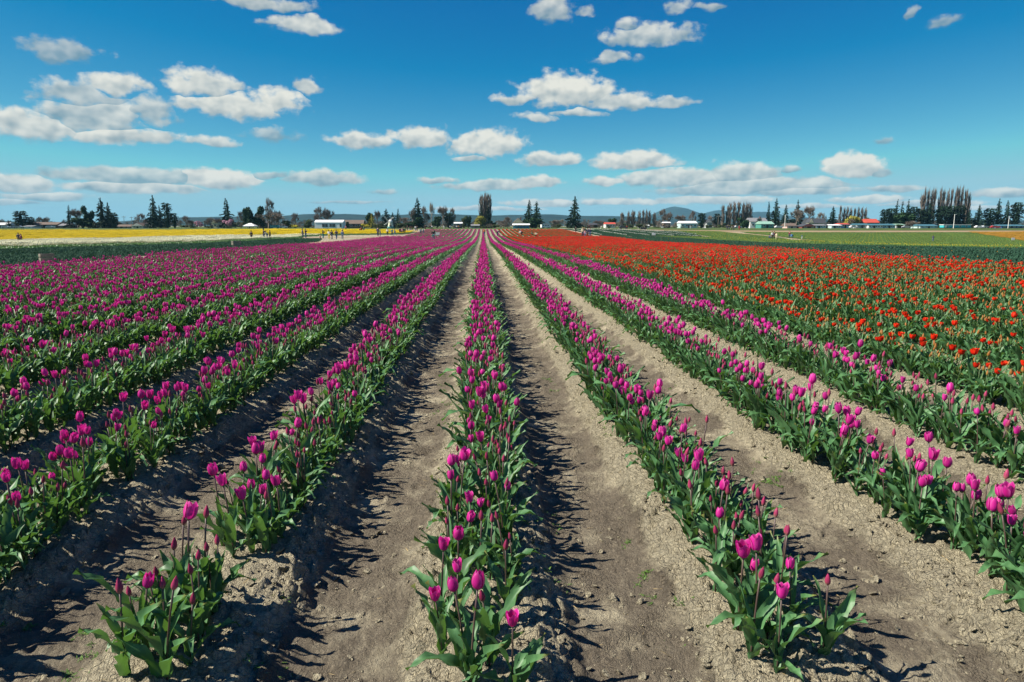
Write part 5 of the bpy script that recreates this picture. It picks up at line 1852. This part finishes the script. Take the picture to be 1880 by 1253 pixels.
def pole(px, ytop, D, label, cross=True, lamp=False):
    p = at(px, D, ytop); g = float(terrain(p[0], D)); h = p[2] - g
    root = thing('lamp_post' if lamp else 'utility_pole', label, 'lamp post' if lamp else 'utility pole', (p[0], D, g))
    mb = MB(); mb.tube([(0, 0, 0), (0, 0, h)], [.16, .11], 6); mb.build('pole', M_WOOD if not lamp else M_WHITE_P, root)
    if cross:
        MB().box(-1.1, 1.1, -.08, .08, h - .7, h - .5).build('crossarm', M_WOOD, root)
        for x in (-.95, 0.5, .95):
            mb = MB(); mb.lathe([(.05, h - .5), (.09, h - .38), (.04, h - .25)], 6, 0, (x, 0, 0)); mb.build('insulator', M_WHITE_P, root)
    if lamp:
        MB().box(-.1, .9, -.15, .15, h - .12, h + .06).build('lamp_head', M_WHITE_P, root)


pole(227, 397, 430, 'utility pole with a crossarm between the left clump and white gabled house')
pole(241, 398, 445, 'farther utility pole just right of the other one at left')
pole(1442, 395, 372, 'thin white lamp post in front of the three firs', False, True)
pole(1319, 396, 410, 'thin utility pole left of the tall bare poplar stand')
pole(1753, 394, 338, 'white lamp post above the turquoise trailer', False, True)
pole(1853, 398, 338, 'white lamp post above the dark blue house', False, True)


# ------------------------------------------------------------------ things in the fields
def crate(px, py, w, h, label, rz):
    p = hit(px, py)
    root = thing('wooden_crate', label, 'crate', (p[0], p[1], float(terrain(p[0], p[1]))), rz, 'wooden field crates')
    hw = w / 2
    for sx in (-1, 1):
        for sy in (-1, 1):
            MB().box(sx * hw - .045 * (sx > 0), sx * hw + .045 * (sx < 0), sy * hw - .045 * (sy > 0), sy * hw + .045 * (sy < 0), 0, h).build('corner_post', M_WOOD, root)
    n = 4
    th = h / n * .72
    for k in range(n):
        z = h * (k + .14) / n
        MB().box(-hw, hw, -hw - .028, -hw - .003, z, z + th).build('slat', M_WOOD, root)
        MB().box(-hw, hw, hw + .003, hw + .028, z, z + th).build('slat', M_WOOD, root)
        MB().box(-hw - .028, -hw - .003, -hw, hw, z, z + th).build('slat', M_WOOD, root)
        MB().box(hw + .003, hw + .028, -hw, hw, z, z + th).build('slat', M_WOOD, root)
    for k in range(5):
        x = -hw + .06 + (w - .12) * k / 5
        MB().box(x, x + (w - .12) / 5 * .85, -hw + .05, hw - .05, .03, .055).build('floor_slat', M_WOOD, root)


crate(88, 494, .42, .62, 'weathered slatted crate nearest the left edge, on the dirt path', .72)
crate(434, 454, .72, .60, 'weathered slatted crate farther along the dirt path at the green bed', .6)


def sign(px, py, w, h, post, label):
    p = hit(px, py)
    root = thing('sign_board', label, 'sign', (p[0], p[1], float(terrain(p[0], p[1]))), 0, 'white field signs')
    MB().box(-w / 2, w / 2, -.02, .02, post, post + h).build('board', M_WHITE_P, root)
    for x in (-w * .35, w * .35):
        MB().box(x - .025, x + .025, .022, .06, 0, post + h * .8).build('post', M_WOOD, root)


sign(803, 438, .85, .50, .60, 'white double sign board behind the person standing among the magenta tulips')
sign(1200, 436.5, .75, .46, .48, 'white sign board at the far edge of the scarlet field')
sign(1859.5, 445, .80, .60, .50, 'white sign board on the orange strip near the right edge')
sign(1216, 420.5, 1.0, .5, .45, 'small white sign by the tan road below the blue mountain')
sign(1267.5, 420.5, .5, 1.1, .2, 'narrow white sign by the tan road below the white shed')


# ------------------------------------------------------------------ people
def skin_mesh(name, J, E, m, sub=1):
    """grow one continuous surface round a skeleton: J joint -> (position, radius)"""
    keys = list(J)
    me = bpy.data.meshes.new(name)
    me.from_pydata([J[k][0] for k in keys], [(keys.index(a), keys.index(b)) for a, b in E], [])
    o = bpy.data.objects.new(name, me)
    COL.objects.link(o)
    o.modifiers.new('skin', 'SKIN')
    sv = me.skin_vertices[0].data
    for k, key in enumerate(keys):
        r = J[key][1]
        sv[k].radius = r if isinstance(r, tuple) else (r, r)
        sv[k].use_root = (k == 0)
    if sub:
        s = o.modifiers.new('sub', 'SUBSURF'); s.levels = sub; s.render_levels = sub
    dg = bpy.context.evaluated_depsgraph_get()
    out = bpy.data.meshes.new_from_object(o.evaluated_get(dg))
    bpy.data.objects.remove(o)
    out.name = name
    out.materials.clear(); out.materials.append(m)
    out.polygons.foreach_set('use_smooth', np.ones(len(out.polygons), dtype=bool))
    return out


M_SKIN = mat('skin', (0.46, 0.28, 0.20), 0.6)


def pose(kind):
    """joint positions of a 1.72 m figure facing -y"""
    P = dict(pelvis=(0, 0, .93), waist=(0, .01, 1.08), chest=(0, .015, 1.28), neck=(0, .01, 1.46), chin=(0, -.01, 1.53), skull=(0, .0, 1.61), crown=(0, .01, 1.69), nose=(0, -.115, 1.59))
    for s, n in ((-1, 'r'), (1, 'l')):
        P['sho_' + n] = (s * .18, .02, 1.40); P['elb_' + n] = (s * .25, .04, 1.13); P['wri_' + n] = (s * .26, -.04, .90)
        P['hip_' + n] = (s * .09, 0, .88); P['kne_' + n] = (s * .10, -.02, .50); P['ank_' + n] = (s * .10, .02, .09); P['toe_' + n] = (s * .12, -.15, .035)
    if kind == 'walk':
        P['kne_l'] = (.10, -.20, .53); P['ank_l'] = (.10, -.30, .12); P['toe_l'] = (.11, -.47, .08)
        P['kne_r'] = (-.10, .08, .50); P['ank_r'] = (-.10, .34, .14); P['toe_r'] = (-.11, .20, .035)
        P['elb_l'] = (.25, .16, 1.15); P['wri_l'] = (.25, .10, .90); P['elb_r'] = (-.25, -.08, 1.14); P['wri_r'] = (-.23, -.26, .98)
    if kind == 'phone':
        P['elb_l'] = (.24, -.16, 1.20); P['wri_l'] = (.06, -.34, 1.42); P['elb_r'] = (-.24, -.16, 1.20); P['wri_r'] = (-.06, -.34, 1.42)
    if kind == 'bend':
        for k, v in dict(waist=(0, -.10, 1.02), chest=(0, -.28, 1.13), neck=(0, -.43, 1.22), chin=(0, -.50, 1.24), skull=(0, -.55, 1.29), crown=(0, -.58, 1.36), nose=(0, -.66, 1.25)).items():
            P[k] = v
        for s, n in ((-1, 'r'), (1, 'l')):
            P['sho_' + n] = (s * .18, -.38, 1.17); P['elb_' + n] = (s * .22, -.48, .90); P['wri_' + n] = (s * .14, -.60, .70)
    if kind == 'crouch':
        dz = .52
        for k in list(P):
            if not k.startswith(('kne', 'ank', 'toe')):
                P[k] = (P[k][0], P[k][1] + .10, P[k][2] - dz)
        for s, n in ((-1, 'r'), (1, 'l')):
            P['kne_' + n] = (s * .16, -.28, .50); P['elb_' + n] = (s * .24, -.12, .66); P['wri_' + n] = (s * .12, -.36, .58)
    J = {k: (v, .05) for k, v in P.items()}
    rad = dict(pelvis=(.145, .11), waist=(.135, .10), chest=(.155, .11), neck=.055, chin=.068, skull=.094, crown=.068, nose=.014)
    for n in 'lr':
        rad.update({'sho_' + n: .062, 'elb_' + n: .043, 'wri_' + n: .030, 'hip_' + n: .092, 'kne_' + n: .062, 'ank_' + n: .045, 'toe_' + n: .035})
    J = {k: (P[k], rad[k]) for k in P}
    E = [('pelvis', 'waist'), ('waist', 'chest'), ('chest', 'neck'), ('neck', 'chin'), ('chin', 'skull'), ('skull', 'crown'), ('skull', 'nose')]
    for n in 'lr':
        E += [('chest', 'sho_' + n), ('sho_' + n, 'elb_' + n), ('elb_' + n, 'wri_' + n), ('pelvis', 'hip_' + n), ('hip_' + n, 'kne_' + n), ('kne_' + n, 'ank_' + n), ('ank_' + n, 'toe_' + n)]
        w = np.array(P['wri_' + n]); d = w - np.array(P['elb_' + n]); d /= np.linalg.norm(d)
        sd = np.cross(d, (1, 0, 0)) if abs(d[0]) < .8 else np.cross(d, (0, 0, 1)); sd /= np.linalg.norm(sd)
        J['palm_' + n] = (tuple(w + d * .07), .030); E.append(('wri_' + n, 'palm_' + n))
        for q, (off, ln) in enumerate(((-.033, .065), (-.012, .08), (.012, .075), (.033, .055))):
            J['fin%d_%s' % (q, n)] = (tuple(w + d * (.07 + ln) + sd * off * 1.1), .009); E.append(('palm_' + n, 'fin%d_%s' % (q, n)))
        J['thumb_' + n] = (tuple(w + d * .075 - sd * .07), .010); E.append(('wri_' + n, 'thumb_' + n))
    return P, J, E, rad


PERSON = {}
M_CLOTH0 = mat('cloth', (0.1, 0.1, 0.1), 0.85)
for kind in ('stand', 'walk', 'phone', 'bend', 'crouch'):
    P, J, E, rad = pose(kind)
    body = skin_mesh('body', J, E, M_SKIN, 1)
    grow = lambda keys, a, over={}: {k: (over.get(k, P[k]), tuple(x + a for x in rad[k]) if isinstance(rad[k], tuple) else rad[k] + a) for k in keys}
    jk = ['chest', 'waist', 'pelvis', 'sho_l', 'elb_l', 'wri_l', 'sho_r', 'elb_r', 'wri_r']
    lo = {}
    for n in 'lr':
        e, w = np.array(P['elb_' + n]), np.array(P['wri_' + n]); lo['wri_' + n] = tuple(e + (w - e) * .88)
    jacket = skin_mesh('jacket', grow(jk, .022, lo), [('chest', 'waist'), ('waist', 'pelvis')] + [(a + n, b + n) for n in 'lr' for a, b in (('sho_', 'elb_'), ('elb_', 'wri_'))] + [('chest', 'sho_l'), ('chest', 'sho_r')], M_CLOTH0, 1)
    tk = ['pelvis', 'hip_l', 'kne_l', 'ank_l', 'hip_r', 'kne_r', 'ank_r']
    trousers = skin_mesh('trousers', grow(tk, .014), [('pelvis', 'hip_l'), ('pelvis', 'hip_r')] + [(a + n, b + n) for n in 'lr' for a, b in (('hip_', 'kne_'), ('kne_', 'ank_'))], M_CLOTH0, 1)
    c = np.array(P['skull']); up = np.array(P['crown']) - c; up = up / np.linalg.norm(up)
    hair = skin_mesh('hair', {'a': (tuple(c + np.array([0, .030, .02]) + up * .02), .100), 'b': (tuple(c + np.array([0, .02, 0]) + up * .075), .082), 'c': (tuple(c + np.array([0, .055, -.07])), .070)}, [('a', 'b'), ('a', 'c')], M_CLOTH0, 1)
    shoes = []
    for n in 'lr':
        shoes.append(skin_mesh('shoe', {'a': (tuple(np.array(P['ank_' + n]) - (0, -.02, .035)), .055), 'b': (P['toe_' + n], .045)}, [('a', 'b')], M_DARK, 1))
    PERSON[kind] = (body, jacket, trousers, hair, shoes)
CL = {k: mat('cloth_' + k, c, .85) for k, c in dict(black=(.02, .02, .025), navy=(.02, .035, .09), blue=(.05, .14, .30), teal=(.04, .20, .22), white=(.72, .72, .70), red=(.50, .03, .03), orange=(.60, .22, .03), pink=(.62, .30, .36), grey=(.25, .25, .26), green=(.05, .16, .08),
      yellow=(.65, .50, .06), jeans=(.07, .12, .22), maroon=(.15, .02, .05), cream=(.62, .54, .36), brown=(.08, .05, .03), blond=(.35, .24, .10)).items()}


def person(px, yf, yh, kind, jk, tr, hr, label, rz, sit=None):
    """stands where the picture shows the feet; height from the picture within human limits"""
    p = hit(px, yf)
    if 108 < p[1] < 143 and -17 < p[0] < 26:      # on the cross path between the two sections of rows
        Yc = 137.0 + ((px * 7) % 3) - 1
        p = at(px, Yc)
    hgt = (yf - yh) / FPX * p[1]
    std = {'bend': 1.40, 'crouch': 1.19}.get(kind, 1.72)
    s = float(np.clip(hgt / std, sit[0] if sit else .90, sit[1] if sit else 1.15))
    root = thing('person', label, 'person', (p[0], p[1], float(terrain(p[0], p[1]))), R(rz), 'visitors among the fields', (s, s, s))
    body, jacket, trousers, hair, shoes = PERSON[kind]
    obj('body', body, root)
    for nm, me, m in (('jacket', jacket, CL[jk]), ('trousers', trousers, CL[tr]), ('hair', hair, CL[hr])):
        o = obj(nm, me, root)
        o.material_slots[0].link = 'OBJECT'; o.material_slots[0].material = m
    for me in shoes:
        obj('shoe', me, root)
    return root


KID = (.50, .75)
PEOPLE = [
    (35, 446.5, 429, 'stand', 'navy', 'black', 'black', 'taller person of the couple in the cream bed at far left', 20, None),
    (39.5, 446.5, 431, 'stand', 'maroon', 'black', 'brown', 'shorter person of the couple in the cream bed at far left', -20, None),
    (462, 441, 426, 'stand', 'black', 'black', 'black', 'person in black standing alone in the cream bed', 180, None),
    (485, 441, 421, 'phone', 'black', 'jeans', 'black', 'tall person in black jacket and jeans in the cream bed', 100, None),
    (491, 440.5, 425, 'bend', 'white', 'jeans', 'brown', 'person in white leaning forward in the cream bed', -60, None),
    (496, 440.5, 424, 'stand', 'black', 'black', 'black', 'person in black behind the one leaning in white', -90, None),
    (556, 437.5, 421, 'stand', 'grey', 'jeans', 'black', 'left person of the pair at the right end of the cream bed', 80, None),
    (561.5, 437.5, 421.5, 'phone', 'black', 'jeans', 'black', 'right person of the pair, raising a phone over the cream bed', 70, None),
    (588, 440.5, 433.5, 'stand', 'cream', 'maroon', 'brown', 'small child on the dirt path by the cream bed end', 0, KID),
    (593.5, 438.5, 423.5, 'phone', 'black', 'teal', 'black', 'person in black with raised arms right of the small child', 60, None),
    (604.5, 440, 423.5, 'stand', 'white', 'yellow', 'black', 'person in white top and yellow trousers on the dirt path', 170, None),
    (609.5, 440, 424, 'walk', 'black', 'navy', 'black', 'person in black walking beside the one in yellow trousers', 160, None),
    (618, 440, 423, 'walk', 'navy', 'jeans', 'black', 'person in navy jacket walking alone on the dirt path', 180, None),
    (629, 440, 424, 'stand', 'blue', 'jeans', 'black', 'person in blue carrying a child on the shoulders', 180, None),
    (635, 424, 416, 'stand', 'pink', 'black', 'black', 'distant person in front of the brown roofed hall', 0, None),
    (661, 427, 419.5, 'bend', 'red', 'black', 'black', 'person in red bending at the edge of the yellow field', 70, None),
    (664, 427, 419, 'stand', 'black', 'black', 'black', 'person in black beside the one bending in red', 0, None),
    (668, 427, 419, 'stand', 'green', 'jeans', 'brown', 'person in green at the edge of the yellow field', 0, None),
    (694, 434, 417, 'stand', 'navy', 'navy', 'brown', 'tall person in navy standing at the gap of the yellow field', 150, None),
    (698, 434, 420.5, 'stand', 'blue', 'blue', 'black', 'person in blue close behind the tall one in navy', 90, None),
    (711.5, 432.5, 422.5, 'stand', 'white', 'black', 'black', 'person in white shirt and black hat by the yellow field', 0, None),
    (720, 433, 422.5, 'stand', 'teal', 'navy', 'black', 'person in teal left of the one in bright blue', 0, None),
    (725, 433, 421, 'walk', 'blue', 'blue', 'black', 'person in bright blue by the magenta field end', 90, None),
    (734.5, 431, 420, 'stand', 'maroon', 'black', 'black', 'person in maroon at the right tip of the yellow field', 30, None),
    (737.5, 431, 420.5, 'stand', 'pink', 'navy', 'black', 'person in pink beside the one in maroon', -30, None),
    (740.5, 430.5, 421, 'stand', 'black', 'black', 'black', 'person in black between pink and green figures', 0, None),
    (743.5, 430, 420.5, 'stand', 'green', 'black', 'brown', 'person in green at the right tip of the yellow field', 0, None),
    (748, 424, 417, 'stand', 'black', 'black', 'black', 'distant person in black beyond the yellow tip', 0, None),
    (753, 425.5, 417, 'walk', 'maroon', 'jeans', 'black', 'left walker of two on the tan path by the second magenta rows', 90, None),
    (756.5, 425, 417, 'walk', 'brown', 'black', 'black', 'right walker of two on the tan path by the second magenta rows', 90, None),
    (763, 425, 417, 'stand', 'white', 'jeans', 'black', 'person in white at the left corner of the second magenta rows', 180, None),
    (766, 425, 416.5, 'stand', 'black', 'black', 'black', 'person in black next to the one in white at the row corner', 180, None),
    (772.5, 431.5, 420, 'stand', 'teal', 'navy', 'black', 'left figure of two in teal among the second magenta rows', 0, None),
    (777.5, 431, 421, 'walk', 'teal', 'jeans', 'brown', 'right figure of two in teal among the second magenta rows', 90, None),
    (781, 422.5, 416, 'stand', 'black', 'black', 'black', 'distant person in black below the pale feathery tree', 0, None),
    (790, 422, 416, 'stand', 'black', 'green', 'black', 'distant person left of the pair under the wide reddish tree', 0, None),
    (793, 422, 416, 'stand', 'white', 'black', 'brown', 'distant person in white under the wide reddish tree', 0, None),
    (796, 442.5, 421.5, 'stand', 'black', 'teal', 'black', 'person in dark clothes standing among the magenta tulips', 0, None),
    (815, 421, 415, 'stand', 'white', 'white', 'black', 'distant person all in white by the tan road', 0, None),
    (826.5, 421, 415, 'stand', 'white', 'blue', 'black', 'distant person in white and blue by the tan road', 0, None),
    (833, 421, 414.5, 'stand', 'black', 'black', 'black', 'distant person in black before the white roofed stall', 0, None),
    (838.5, 421, 415, 'stand', 'white', 'jeans', 'black', 'distant person in white before the white roofed stall', 0, None),
    (842, 421, 415.5, 'stand', 'orange', 'black', 'black', 'distant person in orange right of the white roofed stall', 0, None),
    (889.5, 433.5, 422.5, 'walk', 'orange', 'jeans', 'blond', 'person in orange walking at the far end of the centre row', 180, None),
    (913.5, 434, 422.5, 'bend', 'navy', 'navy', 'black', 'person in navy bending right of the centre row end', 60, None),
    (958, 435, 422.5, 'bend', 'white', 'black', 'black', 'person in white top leaning over the scarlet tulips', -60, None),
    (984, 435.5, 426.5, 'crouch', 'cream', 'black', 'black', 'person in cream crouching at the scarlet field break', 0, None),
    (977, 434, 427, 'crouch', 'green', 'black', 'black', 'person in green crouching left of the one in cream', 40, None),
    (1057, 428, 417.5, 'stand', 'black', 'black', 'black', 'person in black standing below the lone dark fir', 0, None),
    (1070, 438, 419, 'stand', 'cream', 'navy', 'blond', 'person in cream with a child, left of the scarlet field group', 0, None),
    (1072.5, 434.5, 416.5, 'stand', 'black', 'black', 'black', 'tall person in black behind the one in cream', 0, None),
    (1074.5, 438.5, 425, 'stand', 'pink', 'blue', 'black', 'child in pink in the scarlet field group', 0, (.6, .85)),
    (1079, 438.5, 421.5, 'stand', 'navy', 'black', 'black', 'person in navy, second from right in the scarlet field group', 0, None),
    (1083.5, 438.5, 421, 'stand', 'navy', 'jeans', 'brown', 'person in navy and jeans at the right of the scarlet field group', 0, None),
    (1103, 421.5, 415.5, 'bend', 'white', 'white', 'black', 'distant person in white bending on the tan road', 90, None),
    (1151, 421.5, 415.5, 'stand', 'red', 'maroon', 'black', 'distant person in red on the tan road beside the dark car', 0, None),
    (1281, 420.5, 413.5, 'walk', 'navy', 'navy', 'black', 'distant walker on the tan road below the white shed end', 90, None),
    (1292, 420.5, 413.5, 'walk', 'black', 'black', 'black', 'distant walker in black below the dark conifer by the white shed', 90, None),
    (1335, 423, 413, 'stand', 'navy', 'navy', 'black', 'left person of the pair at the top of the diagonal path', 0, None),
    (1338.5, 423, 413.5, 'stand', 'black', 'jeans', 'black', 'right person of the pair at the top of the diagonal path', 0, None),
    (1343.5, 423, 414.5, 'stand', 'grey', 'black', 'brown', 'person in grey right of the pair at the diagonal path', 0, None),
    (1347, 423.5, 414, 'stand', 'black', 'navy', 'black', 'person in black and navy next to the one in grey', 0, None),
    (1357, 423.5, 414, 'stand', 'red', 'red', 'brown', 'person all in red by the diagonal path', 0, None),
    (1413, 439.5, 431, 'crouch', 'blue', 'navy', 'black', 'person in blue crouching at the left of the right hand group', 60, None),
    (1417.5, 440, 425.5, 'stand', 'white', 'black', 'black', 'person in white in the middle of the right hand group', 0, None),
    (1421, 439.5, 425.5, 'stand', 'maroon', 'black', 'brown', 'person in maroon behind the one in white in the right hand group', 180, None),
    (1425, 440.5, 428, 'walk', 'cream', 'cream', 'black', 'person all in cream at the right of the right hand group', -60, None),
    (1449, 437.5, 425, 'stand', 'maroon', 'navy', 'brown', 'person in dark maroon pushing a stroller on the diagonal path', -40, None),
    (1472, 440, 431, 'stand', 'teal', 'white', 'blond', 'small child in teal standing alone on the green bed edge', 0, KID),
    (1712.5, 444, 432, 'walk', 'navy', 'jeans', 'brown', 'person in navy walking alone below the turquoise trailer', 90, None),
]
for p in PEOPLE:
    person(*p)


def rider():
    """child carried on the shoulders of the person in blue"""
    p = hit(629, 440)
    carrier = [o for o in bpy.data.objects if o.get('label') == 'person in blue carrying a child on the shoulders'][0]
    s = carrier.scale[0]
    root = thing('person', 'small child in pink riding on shoulders over the dirt path', 'person', (p[0], p[1] + .05, float(terrain(p[0], p[1])) + s * 1.46 - .37 * .62), R(180), 'visitors among the fields', (.62, .62, .62))
    body, jacket, trousers, hair, shoes = PERSON['crouch']
    obj('body', body, root)
    for nm, me, m in (('jacket', jacket, CL['pink']), ('trousers', trousers, CL['cream']), ('hair', hair, CL['blond'])):
        o = obj(nm, me, root); o.material_slots[0].link = 'OBJECT'; o.material_slots[0].material = m


rider()


def stroller():
    p = hit(1453.5, 438)
    root = thing('stroller', 'blue pushchair in front of the person in dark maroon', 'stroller', (p[0], p[1], float(terrain(p[0], p[1]))), .5)
    MB().add([(-.25, -.3, .45), (.25, -.3, .45), (.25, .3, .5), (-.25, .3, .5), (-.25, .15, 1.0), (.25, .15, 1.0), (-.25, -.25, .9), (.25, -.25, .9)],
             [(0, 1, 2, 3), (3, 2, 5, 4), (4, 5, 7, 6), (0, 3, 4, 6), (1, 7, 5, 2)]).build('seat', CL['blue'], root)
    mb = MB(); mb.tube([(-.24, .55, 1.0), (-.24, -.3, .15)], .02, 5); mb.tube([(.24, .55, 1.0), (.24, -.3, .15)], .02, 5); mb.tube([(-.24, .55, 1.0), (.24, .55, 1.0)], .02, 5)
    mb.tube([(-.24, -.1, .45), (-.24, .35, .15)], .02, 5); mb.tube([(.24, -.1, .45), (.24, .35, .15)], .02, 5)
    mb.build('frame', M_DARK, root)
    for x in (-.28, .28):
        for y in (-.3, .35):
            mb = MB(); mb.tube([(x - .02, y, .13), (x + .02, y, .13)], .13, 10); mb.build('wheel', M_DARK, root)


stroller()


# ------------------------------------------------------------------ the air
def haze():
    o = MB().box(-9900, 9900, -60, 9900, -5, 245).build('haze', [])
    m = bpy.data.materials.new('haze')
    m.use_nodes = True
    nt = m.node_tree
    nt.nodes.remove(nt.nodes['Principled BSDF'])
    v = nt.nodes.new('ShaderNodeVolumePrincipled')
    v.inputs['Color'].default_value = HAZE_COL
    v.inputs['Density'].default_value = HAZE_D
    v.inputs['Anisotropy'].default_value = 0.0
    nt.links.new(v.outputs[0], nt.nodes['Material Output'].inputs['Volume'])
    o.data.materials.clear()
    o.data.materials.append(m)
    tag(o, 'thin blue haze of the distance', kind='stuff')


HAZE_COL, HAZE_D = (0.32, 0.72, 1.0, 1), 5.5e-5
haze()
